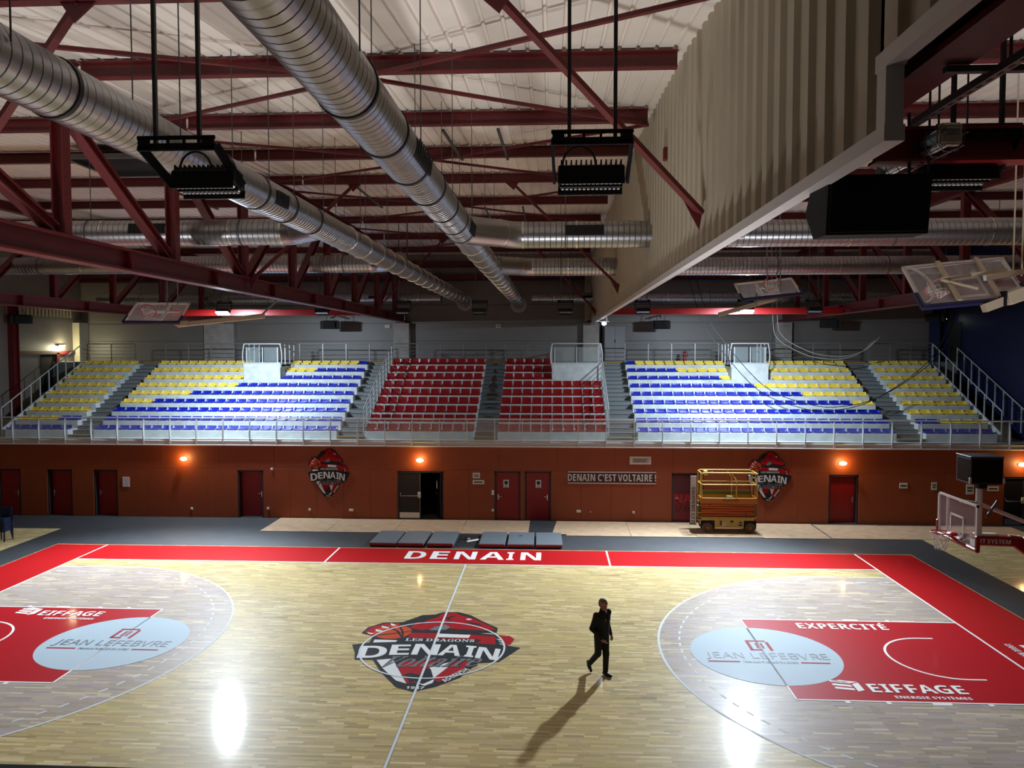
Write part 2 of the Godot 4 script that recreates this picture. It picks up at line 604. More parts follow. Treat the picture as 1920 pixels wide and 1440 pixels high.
func roof() -> void:
	var c := structure("ceiling")
	put("roof_slab", MB.new().span(Vector3(-24.7, 13.6, -25.2), Vector3(24.2, 13.8, 22.2)), M.concrete, c)
	# trapezoid sheets, bay by bay between the purlins, ribs along z
	for i in PZ.size():
		var z0: float = PZ[i] if i > 0 else 22.0
		var y0: float = PY[i]
		var z1: float = PZ[i + 1] if i + 1 < PZ.size() else -24.8
		var y1: float = PY[i + 1] if i + 1 < PZ.size() else 12.5
		for part in 2:
			var m := MB.new()
			var x: float = -24.4 if part == 0 else -0.4
			var x1: float = -0.4 if part == 0 else 24.0
			var pts: Array[Vector2] = []
			while x < x1 - 0.01:
				pts.append(Vector2(x, 0.0)); pts.append(Vector2(x + 0.225, 0.0))
				pts.append(Vector2(x + 0.245, 0.04)); pts.append(Vector2(x + 0.28, 0.04))
				x += 0.3
				pts.append(Vector2(x, 0.0))
			for k in pts.size() - 1:
				var a := pts[k]
				var b := pts[k + 1]
				if b.x - a.x < 0.001: continue
				m.quad(Vector3(a.x, y0 + 0.325 + a.y, z0), Vector3(a.x, y1 + 0.325 + a.y, z1), Vector3(b.x, y1 + 0.325 + b.y, z1), Vector3(b.x, y0 + 0.325 + b.y, z0))
			put("roof_sheet", m, M.deck, c)
	# the red purlins: one beam over each line of truss posts
	var where := ["outside the near wall", "above the gallery behind the camera", "just above the camera", "nearest, crossing the top left corner", "second, behind the hanging slotted straps", "third, meeting the cladding above the near floodlight", "fourth, level with the near floodlight heads", "fifth, carrying a slanting brace at its middle", "sixth, just above the first crossing ducts", "seventh, behind the first crossing ducts", "eighth, between the two pairs of crossing ducts", "last before the back wall"]
	for i in range(1, PZ.size()):
		for part in 3:
			var x0: float = [-24.3, -5.0, 5.25][part]
			var x1: float = [-5.05, 5.0, 23.8][part]
			var b := MB.new().ibeam(Vector3(0, 0, 0), Vector3(x1 - x0, 0, 0), 0.27, 0.16, 0.014)
			var side: String = ["left bay", "middle bay", "right bay"][part]
			solo("roof_purlin", b, M.steel_red, "red steel roof purlin of the %s, %s" % [side, where[i]], "roof beam", Vector3(x0, PY[i] + 0.14, PZ[i]), "red roof purlins")
	# zigzag flat bracing under the purlins
	var n := 0
	for i in [3, 4, 5, 6, 7, 8, 9, 10]:
		var up: bool = i % 2 == 1
		for s in [-1, 1]:
			var xe: float = -6.9 if s < 0 else 5.0
			var a := Vector3(-0.2, PY[i + (1 if up else 0)] - 0.05, PZ[i + (1 if up else 0)])
			var e := Vector3(xe, PY[i + (0 if up else 1)] - 0.05, PZ[i + (0 if up else 1)])
			if absf(a.z - e.z) < 0.1: continue
			n += 1
			solo("roof_brace", MB.new().bar(Vector3.ZERO, e - a, 0.075, 0.055), M.steel_red, "thin red bracing bar under the %s half of the middle roof, %s from the camera" % ["left" if s < 0 else "right", ORD[i - 3]], "brace", a, "thin red roof bracing bars")
	# slanting fly braces from the purlins down to the trusses
	var fb := [[Vector3(2.3, 11.57, 9.85), Vector3(5.12, 9.45, 7.5), "long red slanting brace fixed to the beige cladding, nearest the camera"],
		[Vector3(1.7, 12.76, -5.77), Vector3(5.12, 9.5, -6.2), "red slanting brace that passes behind the first right crossing duct"],
		[Vector3(1.8, 12.7, -17.8), Vector3(5.12, 9.35, -19.2), "red slanting brace at the far end of the beige cladding"],
		[Vector3(-3.34, 12.76, -5.77), Vector3(-5.3, 9.35, -2.0), "thin red brace rising from the left truss to the fifth purlin"],
		[Vector3(-2.6, 11.57, 9.85), Vector3(-5.3, 9.4, 8.7), "short red brace with a gusset at the top left corner"],
		[Vector3(-2.2, 12.7, -17.8), Vector3(-5.3, 9.4, -17.4), "thin red brace near the far end of the left truss"]]
	for f in fb:
		var t := thing("fly_brace", f[2], "brace", f[1], "red fly braces")
		var d: Vector3 = f[0] - f[1]
		put("bar", MB.new().bar(Vector3.ZERO, d, 0.10, 0.07), M.steel_red, t)
		var pg := PackedVector2Array([Vector2(-0.03, -0.25), Vector2(0.02, 0.06), Vector2(-0.30, 0.26)]) if d.x < 0 else PackedVector2Array([Vector2(0.03, -0.25), Vector2(-0.02, 0.06), Vector2(0.30, 0.26)])
		put("gusset", MB.new().prism(pg, 0.03), M.steel_red, t)
		put("gusset", MB.new().prism(PackedVector2Array([Vector2(-0.22, 0), Vector2(0.22, 0), Vector2(0.06 * signf(d.x) * -1.0, -0.24)]), 0.03, Transform3D(Basis(), d)), M.steel_red, t)
	# the beige corrugated upstand that hangs from the roof, right of the middle bay
	var pt := thing("hanging_partition", "beige ribbed metal cladding hanging from the roof beside the right truss", "partition", Vector3(5.15, 8.84, 0), "")
	put("cladding", corrugated(Vector3(0, 0, 13.72), Vector3(0, 0, -1), Vector3(0, 1, 0), 38.3, 3.95, 0.42, 0.055, 0.55, 0.16), M.cladding, pt)
	put("cladding", corrugated(Vector3(0, 0.47, 20.9), Vector3(0, 0, -1), Vector3(0, 1, 0), 7.2, 2.4, 0.42, 0.055, 0.55, 0.16), M.cladding, pt)
	put("backing_sheet", MB.new().span(Vector3(0.056, 0.02, -24.5), Vector3(0.06, 3.9, 13.72)), M.cladding, pt)
	put("bottom_flashing", MB.new().span(Vector3(-0.07, -0.03, -24.55), Vector3(0.06, 0.075, 13.76)), M.trim_white, pt)
	put("bottom_flashing", MB.new().span(Vector3(-0.07, 0.44, 13.6), Vector3(0.03, 0.55, 20.9)), M.trim_white, pt)
	put("end_flashing", MB.new().span(Vector3(-0.065, 0.07, 13.62), Vector3(0.05, 0.45, 13.755)), M.trim_white, pt)
	put("joint_strip", MB.new().span(Vector3(-0.01, 0.45, 13.60), Vector3(0.058, 2.95, 13.78)), M.cladding, pt)
	put("return_panel", MB.new().span(Vector3(-0.34, 0.2, -24.6), Vector3(0.1, 3.6, -24.4)), M.cladding, pt)
	for q in [Vector3(-0.02, 2.35, 3.9), Vector3(-0.02, 1.55, -1.0)]:
		put("bracket", MB.new().cbox(q, Vector3(0.1, 0.24, 0.14), 0.01), M.steel_red, pt)


# ------------------------------------------------------------------ lattice trusses that run from the near wall to the back wall
func trusses() -> void:
	var who := ["far left red lattice truss, ending at the wide pilaster behind the left seats", "red lattice truss at left centre, its bottom beam sloping through the picture", "red lattice truss hidden behind the beige cladding", "red lattice truss at the right, above the right blue seats"]
	for i in 4:
		var x: float = [-15.95, -5.4, 5.46, 15.7][i]
		var t := thing("roof_truss", who[i], "truss", Vector3(x, 9.23, 0), "red lattice roof trusses")
		var lift_ := 0.27 if i == 2 else 0.0
		put("bottom_chord", MB.new().ibeam(Vector3(0, lift_, 21.6), Vector3(0, lift_, -24.5), 0.42, 0.3, 0.03), M.steel_red, t)
		for k in PZ.size() - 1:
			var top := func(kk: int) -> Vector3: return Vector3(0, PY[kk] - 9.23 - 0.32, PZ[kk])
			put("top_chord", MB.new().ibeam(top.call(k), top.call(k + 1), 0.3, 0.26, 0.02), M.steel_red, t)
		for k in PZ.size():
			var yt: float = PY[k] - 9.23 - 0.3
			put("post", MB.new().ibeam(Vector3(0, 0.2, PZ[k]), Vector3(0, yt, PZ[k]), 0.22, 0.2, 0.02, Vector3(1, 0, 0)), M.steel_red, t)
			if k > 0:
				# diagonals fall towards the middle of the span
				var low: int = k if PZ[k] >= -2.0 else k - 1
				var hi: int = k - 1 if PZ[k] >= -2.0 else k
				var a := Vector3(0, 0.28, PZ[low] + (0.25 if hi < low else -0.25))
				var b := Vector3(0, PY[hi] - 9.23 - 0.5, PZ[hi] + (-0.12 if hi < low else 0.12))
				put("diagonal", MB.new().ibeam(a, b, 0.18, 0.2, 0.02), M.steel_red, t)
				put("splice_plate", MB.new().span(Vector3(-0.16, -0.2, (PZ[k] + PZ[k - 1]) * 0.5 - 0.012), Vector3(0.16, 0.2, (PZ[k] + PZ[k - 1]) * 0.5 + 0.012)), M.steel_red, t)
	var ties := [[-15.8, -5.6, -15.35, "bright red cross beam joining the two left trusses, behind the lit lamp"], [5.6, 15.6, -15.35, "bright red cross beam joining the two right trusses, behind the lit lamp"], [5.6, 15.6, 12.3, "dark red cross beam right beside the hanging black loudspeaker"]]
	for q in ties:
		solo("tie_beam", MB.new().ibeam(Vector3(0, 0, 0), Vector3(q[1] - q[0], 0, 0), 0.27, 0.2, 0.018), M.steel_red_tie, q[3], "tie beam", Vector3(q[0], 9.14, q[2]), "red tie beams")


# ------------------------------------------------------------------ the far stand
const TY := 3.8      # first platform
const TR := 0.36     # rise of a row
const TZ := -15.25   # front of the first row
const TP := 0.74     # depth of a row
const BLOCKS := [[-22.2, -19.2], [-18.0, -6.7], [-5.42, -0.49], [0.56, 5.42], [6.77, 17.94], [19.17, 22.17]]
const BOXES := [[1, -12.75, -10.85], [3, 2.98, 5.42], [4, 11.85, 13.65]]


func stands() -> void:
	var b := structure("floor_balcony")
	put("slab", MB.new().span(Vector3(-24.3, 3.24, -15.3), Vector3(23.8, 3.44, -14.5)), M.white_tier, b)
	put("edge_nosing", MB.new().cbox(Vector3(-0.25, 3.425, -14.46), Vector3(48.0, 0.05, 0.14), 0.01), M.trim_white, b)
	put("fascia", MB.new().span(Vector3(-24.3, 3.26, -14.55), Vector3(23.8, 3.40, -14.44)), M.trim_white, b)
	put("edge_lip", MB.new().cbox(Vector3(-0.25, 3.245, -14.44), Vector3(48.0, 0.05, 0.14), 0.01), M.trim_white, b)
	put("top_walkway", MB.new().span(Vector3(-24.3, 3.4, -24.7), Vector3(23.8, 6.8, -21.9)), M.grey_step, b)
	var names := ["far left narrow", "large left", "left red", "right red", "large right", "far right narrow"]
	for k in BLOCKS.size():
		var t := thing("seating_terrace", "white stepped terrace carrying the seats of the %s block" % names[k], "terrace", Vector3(0, 3.4, TZ), "white stepped terraces")
		for r in 9:
			var x0: float = BLOCKS[k][0]
			var x1: float = BLOCKS[k][1]
			var runs := [[x0, x1]]
			for q in BOXES:
				if q[0] == k and r >= 6:
					runs = [[x0, q[1] - 0.002], [q[2] + 0.002, x1]]
			for q in runs:
				if q[1] - q[0] < 0.1: continue
				put("tier", MB.new().cbox(Vector3((q[0] + q[1]) * 0.5, (TY + TR * r - 3.4) * 0.5, -TP * r - (TP + (0.1 if r == 8 else 0.02)) * 0.5), Vector3(q[1] - q[0], TY + TR * r - 3.4, TP + (0.1 if r == 8 else 0.02)), 0.012), M.white_tier, t)
	var gaps := [[-19.2, -18.0], [-6.7, -5.42], [-0.49, 0.56], [5.42, 6.77], [17.94, 19.17]]
	var gn := ["between the far left narrow and large left blocks", "left of the left red block", "between the two red blocks", "right of the right red block", "between the large right and far right narrow blocks"]
	for k in 5:
		var t := thing("aisle_stairs", "grey stair flight " + gn[k], "stairs", Vector3((gaps[k][0] + gaps[k][1]) * 0.5, 3.4, TZ), "grey aisle stairs")
		var w: float = gaps[k][1] - gaps[k][0] - 0.02
		for s in 18:
			var top := 3.56 + 0.18 * s - 3.4
			put("step", MB.new().box(Vector3(0, top * 0.5, -0.37 * s - 0.37 + 0.18), Vector3(w, top, 0.40)), M.grey_step, t)
			put("step_nosing", MB.new().box(Vector3(0, top - 0.012, -0.37 * s + 0.004), Vector3(w, 0.025, 0.03)), M.galv_dark, t)
		put("edge_strip", MB.new().box(Vector3(0, 0.175, 0.03), Vector3(w, 0.03, 0.06)), M.yellow_strip, t)
		put("edge_strip", MB.new().box(Vector3(0, 3.40, -6.62), Vector3(w, 0.04, 0.10)), M.yellow_strip, t)
	# landings over the entrances, three white boxes with railings
	var bn := ["white landing box with rail among the yellow and blue seats, left", "white landing box with rail at the top of the right red block", "white landing box with rail among the yellow and blue seats, right"]
	for k in 3:
		var x0: float = BOXES[k][1]
		var x1: float = BOXES[k][2]
		var t := thing("landing_box", bn[k], "landing", Vector3((x0 + x1) * 0.5, 5.9, -19.72), "white landing boxes")
		var w := x1 - x0
		put("front_wall", MB.new().cbox(Vector3(0, 0.25, -0.06), Vector3(w, 1.18, 0.12), 0.01), M.white_tier, t)
		put("deck", MB.new().span(Vector3(-w / 2, 0.72, -2.3), Vector3(w / 2, 0.83, -0.1)), M.white_tier, t)
		for s in [-1, 1]:
			put("side_wall", MB.new().span(Vector3(s * (w / 2 - 0.05) - 0.05, -0.3, -2.3), Vector3(s * (w / 2 - 0.05) + 0.05, 0.8, -0.1)), M.white_tier, t)
		guard(t, w, 0.83, 1.03, -0.06)


# a guard with rounded upper corners, bowed end posts and glazed panes
func guard(t: Node3D, w: float, y0: float, h: float, z: float) -> void:
	var pts: Array = []
	for i in 9:
		var a := i / 8.0
		pts.append(Vector3(-w / 2 - 0.07 * sin(a * PI), y0 - 0.18 + (h + 0.1) * a, z))
	for i in 5:
		var a := i / 4.0 * PI / 2
		pts.append(Vector3(-w / 2 + 0.09 * (1 - cos(a)), y0 + h - 0.08 + 0.08 * sin(a), z))
	var all := pts.duplicate()
	pts.reverse()
	for q in pts:
		all.append(Vector3(-q.x, q.y, q.z))
	put("rail", MB.new().tube(all, 0.03, 8), M.rail, t)
	put("bottom_rail", MB.new().bar(Vector3(-w / 2 + 0.02, y0 + 0.05, z), Vector3(w / 2 - 0.02, y0 + 0.05, z), 0.05, 0.07), M.rail, t)
	for x in [-w / 2 + 0.14, 0.02, w / 2 - 0.14]:
		put("post", MB.new().bar(Vector3(x, y0 - 0.05, z), Vector3(x, y0 + h - 0.18, z), 0.055, 0.05), M.rail, t)
	for s in [-1, 1]:
		put("glass_pane", MB.new().box(Vector3(s * (w / 4 - 0.02), y0 + h * 0.47, z), Vector3(w / 2 - 0.22, h * 0.72, 0.012)), M.glass, t)
		put("side_rail", MB.new().tube([Vector3(s * w / 2, y0 + h, z), Vector3(s * w / 2, y0 + h, z - 2.1)], 0.025, 6), M.rail, t)
		for kz in [0.7, 1.4, 2.1]:
			put("side_post", MB.new().bar(Vector3(s * w / 2, y0 - 0.05, z - kz), Vector3(s * w / 2, y0 + h, z - kz), 0.05, 0.05), M.rail, t)


func seat_shape(back: float, depth: float, w: float) -> ArrayMesh:
	# a moulded shell: pan with a rolled front edge that turns up into the back, swept across x with rounded shoulders
	var m := MB.new()
	var prof: Array[Vector2] = []      # (z, y), z towards the viewer
	prof.append(Vector2(depth * 0.5, -0.055)); prof.append(Vector2(depth * 0.5 + 0.008, -0.015)); prof.append(Vector2(depth * 0.47, 0.012))
	prof.append(Vector2(depth * 0.25, 0.0)); prof.append(Vector2(-depth * 0.2, -0.018)); prof.append(Vector2(-depth * 0.38, 0.0))
	prof.append(Vector2(-depth * 0.47, 0.05)); prof.append(Vector2(-depth * 0.5, back * 0.5)); prof.append(Vector2(-depth * 0.54, back * 0.85)); prof.append(Vector2(-depth * 0.56, back)); prof.append(Vector2(-depth * 0.60, back - 0.015))
	var us := [-1.0, -0.9, -0.6, 0.0, 0.6, 0.9, 1.0]
	var grid: Array = []
	for i in prof.size():
		var row: Array[Vector3] = []
		for u in us:
			var up := 0.022 * pow(absf(u), 6.0)
			var pinch := 1.0
			if i >= 8: pinch = 0.96
			if i >= 9: pinch = 0.86
			if i <= 1: pinch = 0.95
			var dip := 0.0
			if i >= 9: dip = -0.02 * absf(u)
			row.append(Vector3(u * w * 0.5 * pinch, prof[i].y + up + dip, prof[i].x + 0.03 * pow(absf(u), 4.0) * (1.0 if i >= 5 and i < 9 else 0.0)))
		grid.append(row)
	for i in prof.size() - 1:
		for k in us.size() - 1:
			var q: Array = [grid[i][k], grid[i][k + 1], grid[i + 1][k + 1], grid[i + 1][k]]
			m.quad(q[0], q[1], q[2], q[3])
	# underside skirt at both ends
	for s in [0, us.size() - 1]:
		for i in range(1, 6):
			var a: Vector3 = grid[i][s]
			var b: Vector3 = grid[i + 1][s]
			var dn := Vector3(0, -0.05, 0)
			if s == 0: m.quad(a, b, b + dn, a + dn)
			else: m.quad(b, a, a + dn, b + dn)
	var a0: Vector3 = grid[6][0]
	var a1: Vector3 = grid[6][us.size() - 1]
	var off := Vector3(0, -0.01, -0.02)
	m.quad(a1 + off, a0 + off, grid[9][0] + off, grid[9][us.size() - 1] + off)
	return m.mesh()


func seats() -> void:
	var low := seat_shape(0.135, 0.34, 0.45)
	var high := seat_shape(0.26, 0.34, 0.458)
	var leg := MB.new().span(Vector3(-0.14, -0.06, -0.12), Vector3(0.14, -0.015, 0.08)).mesh()
	var bn := ["far left narrow block", "large left block", "left red block", "right red block", "large right block", "far right narrow block"]
	# how many yellow seats from the outer end, row by row
	var yl := [0, 0, 0, 3, 6, 10, 22, 22, 22]
	var proto := {}
	for k in BLOCKS.size():
		var n: int = [6, 22, 10, 10, 22, 6][k]
		var x0: float = BLOCKS[k][0]
		var x1: float = BLOCKS[k][1]
		var pitch := (x1 - x0) / n
		for r in 9:
			var pos := 0
			for i in n:
				var x := x0 + pitch * (i + 0.5)
				var skip := false
				for b in BOXES:
					if b[0] == k and r >= 6 and x > b[1] - 0.2 and x < b[2] + 0.2:
						skip = true
				if skip: continue
				var col := "red"
				if k == 0 or k == 5:
					var inner := i if k == 5 else 5 - i      # counted from the aisle
					col = "blue" if r == 0 or (r == 1 and inner < 2) else "yellow"
				elif k == 1:
					col = "yellow" if i < yl[r] else "blue"
					if i >= 14 and r >= 6:
						col = "blue" if r == 6 or (r == 7 and i >= 17) or (r == 8 and i == 21) else "yellow"
				elif k == 4:
					var j := 21 - i
					col = "yellow" if j < [0, 0, 0, 2, 6, 10, 22, 22, 22][r] else "blue"
					if i < 10 and r >= 6:
						col = "blue" if (r == 6 and i < 9) or (r == 7 and i < 5) or (r == 8 and i < 1) else "yellow"
				pos += 1
				var at := Vector3(x, TY + TR * r + 0.062, TZ - TP * r - (0.21 if col != "red" else 0.20))
				var lb := "%s plastic seat, %s from the left, %s row from the front, %s" % [col, ORD[pos - 1], ORD[r], bn[k]]
				var o: Node3D
				if proto.has(col):
					o = proto[col].duplicate()
					o.name = numbered(col + "_seat")
					add_child(o)
					o.position = at
					tag(o, lb, "seat", col + " stadium seats")
				else:
					o = thing(col + "_seat", lb, "seat", at, col + " stadium seats")
					put("shell", high if col == "red" else low, M["seat_" + col], o)
					put("bracket", leg, M.galv, o)
					proto[col] = o
# ------------------------------------------------------------------ the floor and what is painted on it
func fl(m: MB, poly: PackedVector2Array, y: float, h := 0.003) -> MB:
	# polygon given in floor x, z
	var pg := PackedVector2Array()
	for q in poly:
		pg.append(Vector2(q.x, -q.y))
	return m.prism(pg, h, Transform3D(Basis(Vector3(1, 0, 0), Vector3(0, 0, -1), Vector3(0, 1, 0)), Vector3(0, y - h, 0)))


func rect(x0: float, z0: float, x1: float, z1: float) -> PackedVector2Array:
	return PackedVector2Array([Vector2(x0, z0), Vector2(x1, z0), Vector2(x1, z1), Vector2(x0, z1)])


func arc(c: Vector2, r: float, a0: float, a1: float, n: int) -> PackedVector2Array:
	var p := PackedVector2Array()
	for i in n + 1:
		var a := lerpf(a0, a1, float(i) / n)
		p.append(c + Vector2(cos(a), sin(a)) * r)
	return p


func stripe(m: MB, path: PackedVector2Array, w: float, y: float) -> void:
	for i in path.size() - 1:
		var a := path[i]
		var b := path[i + 1]
		var d := (b - a).normalized()
		var q := Vector2(-d.y, d.x) * w * 0.5
		var h := 0.0015
		m.quad(Vector3(a.x - q.x, y + h, a.y - q.y), Vector3(a.x + q.x, y + h, a.y + q.y), Vector3(b.x + q.x, y + h, b.y + q.y), Vector3(b.x - q.x, y + h, b.y - q.y))


func on_floor(x: float, z: float, y := 0.018, turn := 0.0) -> Transform3D:
	# lettering lying on the floor, upright for the camera
	return Transform3D(Basis(Vector3.UP, turn) * Basis(Vector3(1, 0, 0), Vector3(0, 0, -1), Vector3(0, 1, 0)), Vector3(x, y, z))


func court() -> void:
	var f := structure("floor")
	put("subfloor", MB.new().span(Vector3(-24.7, -0.35, -25.2), Vector3(24.2, -0.01, 22.2)), M.concrete, f)
	put("vinyl_surround", MB.new().span(Vector3(-24.3, -0.02, -24.6), Vector3(23.8, 0.0, 21.8)), M.vinyl, f)
	var w := MB.new()
	fl(w, rect(-16.04, -9.56, 16.04, 9.56), 0.006)
	put("court_parquet", w.planar_uv(9.6, 4.48), M.wood, f)
	for s in [-1, 1]:
		w = MB.new()
		fl(w, rect(minf(s * 17.5, s * 23.8), -12.0, maxf(s * 17.5, s * 23.8), 10.0), 0.006)
		put("outer_parquet", w.planar_uv(9.6, 4.48), M.wood, f)
		# stained three-point area, its line and the dashed line inside it
		var bc := Vector2(s * 12.425, 0)
		var a0 := acos(-sqrt(6.75 * 6.75 - 6.6 * 6.6) / 6.75)
		var zone := PackedVector2Array()
		zone.append(Vector2(s * 14.0, -6.6))
		var line := PackedVector2Array([Vector2(s * 14.0, -6.6)])
		for q in arc(Vector2.ZERO, 6.75, PI + (PI - a0), a0, 48):
			zone.append(bc + Vector2(q.x * s, q.y))
			line.append(bc + Vector2(q.x * s, q.y))
		zone.append(Vector2(s * 14.0, 6.6))
		line.append(Vector2(s * 14.0, 6.6))
		w = MB.new()
		fl(w, zone, 0.008)
		put("stained_parquet", w.planar_uv(9.6, 4.48), M.wood_stained, f)
		w = MB.new()
		stripe(w, line, 0.06, 0.0085)
		put("three_point_line", w, M.pale_line, f)
		w = MB.new()
		var total := PI + (PI - a0) - a0
		for i in 40:
			var b0 := a0 + total * i / 40.0
			var seg := arc(Vector2.ZERO, 6.22, b0, b0 + total / 80.0, 3)
			var sg := PackedVector2Array()
			for q in seg: sg.append(bc + Vector2(q.x * s, q.y))
			stripe(w, sg, 0.05, 0.0085)
		for i in 4:
			for sz in [-1, 1]:
				stripe(w, PackedVector2Array([Vector2(s * (11.3 + i * 0.7), sz * 6.05), Vector2(s * (11.65 + i * 0.7), sz * 6.05)]), 0.05, 0.0085)
		put("dashed_line", w, M.pale_line, f)
		# key, free-throw disc, no-charge arc
		w = MB.new()
		fl(w, rect(minf(s * 8.2, s * 14.0), -2.45, maxf(s * 8.2, s * 14.0), 2.45), 0.011)
		put("red_key", w, M.red_key, f)
		w = MB.new()
		stripe(w, PackedVector2Array([Vector2(s * 14.0, -2.45), Vector2(s * 8.2, -2.45), Vector2(s * 8.2, 2.45), Vector2(s * 14.0, 2.45)]), 0.05, 0.0125)
		for sz in [-1, 1]:
			for q in [[1.75, 1.85], [2.6, 3.0], [3.85, 3.95], [4.7, 4.8]]:
				w.span(Vector3(s * (14.0 - q[0]), 0.009, sz * 2.47), Vector3(s * (14.0 - q[1]), 0.013, sz * 2.57))
		put("key_line", w, M.white_line, f)
		w = MB.new()
		fl(w, arc(Vector2(s * 8.2, 0), 1.78, 0, TAU - TAU / 64, 63), 0.014)
		put("free_throw_disc", w, M.disc_paint, f)
		w = MB.new()
		var nc := PackedVector2Array([Vector2(s * 12.8, -1.25)])
		for q in arc(Vector2.ZERO, 1.25, PI * 1.5, PI * 0.5, 24):
			nc.append(bc + Vector2(q.x * s, q.y))
		nc.append(Vector2(s * 12.8, 1.25))
		stripe(w, nc, 0.06, 0.0125)
		put("no_charge_arc", w, M.white_line, f)
		# sponsor lettering
		var jx: float = s * 8.2
		words("disc_lettering", "JEAN LEFEBVRE", 2.95, 0.42, on_floor(jx - 1.47, 0.36), M.text_grey, f, false)
		words("disc_small_lettering", "TRAVAUX PUBLICS DU NORD", 1.3, 0.11, on_floor(jx - 0.65, 0.56), M.text_grey, f, false)
		w = MB.new()
		w.span(Vector3(jx - 1.47, 0.014, 0.46), Vector3(jx - 0.72, 0.017, 0.53))
		w.span(Vector3(jx + 0.72, 0.014, 0.46), Vector3(jx + 1.40, 0.017, 0.53))
		for q in [[-0.28, -0.2, 0.06, 0.62], [0.2, 0.28, 0.0, 0.62]]:
			w.span(Vector3(jx + q[0], 0.014, -0.22 - q[3] + 0.06), Vector3(jx + q[1], 0.017, -0.22))
		w.span(Vector3(jx - 0.28, 0.014, -0.88), Vector3(jx + 0.22, 0.017, -0.80))
		w.span(Vector3(jx - 0.28, 0.014, -0.30), Vector3(jx + 0.02, 0.017, -0.22))
		w.span(Vector3(jx - 0.08, 0.014, -0.70), Vector3(jx - 0.03, 0.017, -0.36))
		w.span(Vector3(jx + 0.05, 0.014, -0.70), Vector3(jx + 0.10, 0.017, -0.36))
		put("disc_emblem", w, M.logo_red, f)
	# sponsor lettering on the keys' edges
	for q in [[9.85, 2.02, 1.0], [-11.62, -1.78, 0.88]]:
		words("key_lettering", "EIFFAGE", 2.05 * q[2], 0.42 * q[2], on_floor(q[0] + 0.12, q[1], 0.018), M.white_line, f)
		words("key_small_lettering", "ENERGIE SYSTÈMES", 1.6 * q[2], 0.16, on_floor(q[0] + 0.5, q[1] + 0.28, 0.018), M.white_line, f)
		w = MB.new()
		for i in 3:
			var zz: float = q[1] - 0.05 - i * 0.17 * q[2]
			fl(w, PackedVector2Array([Vector2(q[0] - 0.62, zz - 0.1), Vector2(q[0] - 0.22, zz - 0.03), Vector2(q[0] - 0.22, zz - 0.13), Vector2(q[0] - 0.62, zz - 0.2)]), 0.016)
		fl(w, PackedVector2Array([Vector2(q[0] - 0.62, q[1] - 0.52), Vector2(q[0] - 0.2, q[1] - 0.44), Vector2(q[0] - 0.02, q[1] - 0.52), Vector2(q[0] - 0.4, q[1] - 0.6)]), 0.016)
		fl(w, PackedVector2Array([Vector2(q[0] - 0.18, q[1] - 0.4), Vector2(q[0] - 0.02, q[1] - 0.48), Vector2(q[0] - 0.02, q[1] - 0.1), Vector2(q[0] - 0.18, q[1] - 0.02)]), 0.016)
		put("key_emblem", w, M.white_line, f)
	words("key_lettering", "EXPERCITÉ", 2.36, 0.52, on_floor(9.6, -1.80, 0.018), M.white_line, f)
	# red border round the court and its lines
	w = MB.new()
	fl(w, rect(-16.0, -9.5, 16.0, -7.5), 0.010)
	put("red_border", w, M.red_paint, f)
	w = MB.new()
	fl(w, rect(-16.0, 7.5, 16.0, 9.5), 0.010)
	put("red_border", w, M.red_paint, f)
	for s in [-1, 1]:
		w = MB.new()
		fl(w, rect(minf(s * 14.0, s * 16.0), -7.5, maxf(s * 14.0, s * 16.0), 7.5), 0.010)
		put("red_border", w, M.red_paint, f)
	w = MB.new()
	for s in [-1, 1]:
		stripe(w, PackedVector2Array([Vector2(-14.0, s * 7.5), Vector2(14.0, s * 7.5)]), 0.06, 0.012)
		stripe(w, PackedVector2Array([Vector2(s * 14.0, -9.5), Vector2(s * 14.0, 9.5)]), 0.06, 0.0122)
		stripe(w, PackedVector2Array([Vector2(s * 5.0, -9.5), Vector2(s * 5.0, -7.5)]), 0.06, 0.0124)
	put("boundary_line", w, M.white_line, f)
	w = MB.new()
	stripe(w, PackedVector2Array([Vector2(0, -7.5), Vector2(0, 7.5)]), 0.055, 0.0155)
	stripe(w, arc(Vector2.ZERO, 1.8, 0, TAU, 64), 0.05, 0.0150)
	put("centre_line", w, M.pale_line, f)
	words("border_lettering", "D", 0.72, 1.02, on_floor(-2.30, -8.10, 0.014), M.white_line, f)
	var lx := [-1.38, -0.52, 0.42, 1.36, 1.86]
	var lw := [0.62, 0.78, 0.86, 0.26, 0.74]
	for i in 5:
		words("border_lettering", "ENAIN"[i], lw[i], 1.02, on_floor(lx[i], -8.12, 0.014), M.white_line, f)
	# league mark on the right end border
	words("border_small_lettering", "LIGUE NATIONALE", 1.5, 0.16, on_floor(14.42, -0.95, 0.014, -PI / 2), M.white_line, f)
	w = MB.new()
	for i in 3:
		fl(w, PackedVector2Array([Vector2(14.75 + i * 0.3, -0.9), Vector2(14.9 + i * 0.3, -0.9), Vector2(15.05 + i * 0.3, 0.3), Vector2(14.9 + i * 0.3, 0.3)]), 0.014)
	put("border_emblem", w, M.white_line, f)
	# big crest on the centre circle
	crest(f, on_floor(0.0, -0.06, 0.0), 0.00445, 0.00462, 0.0105, 0.0004, "centre_crest")


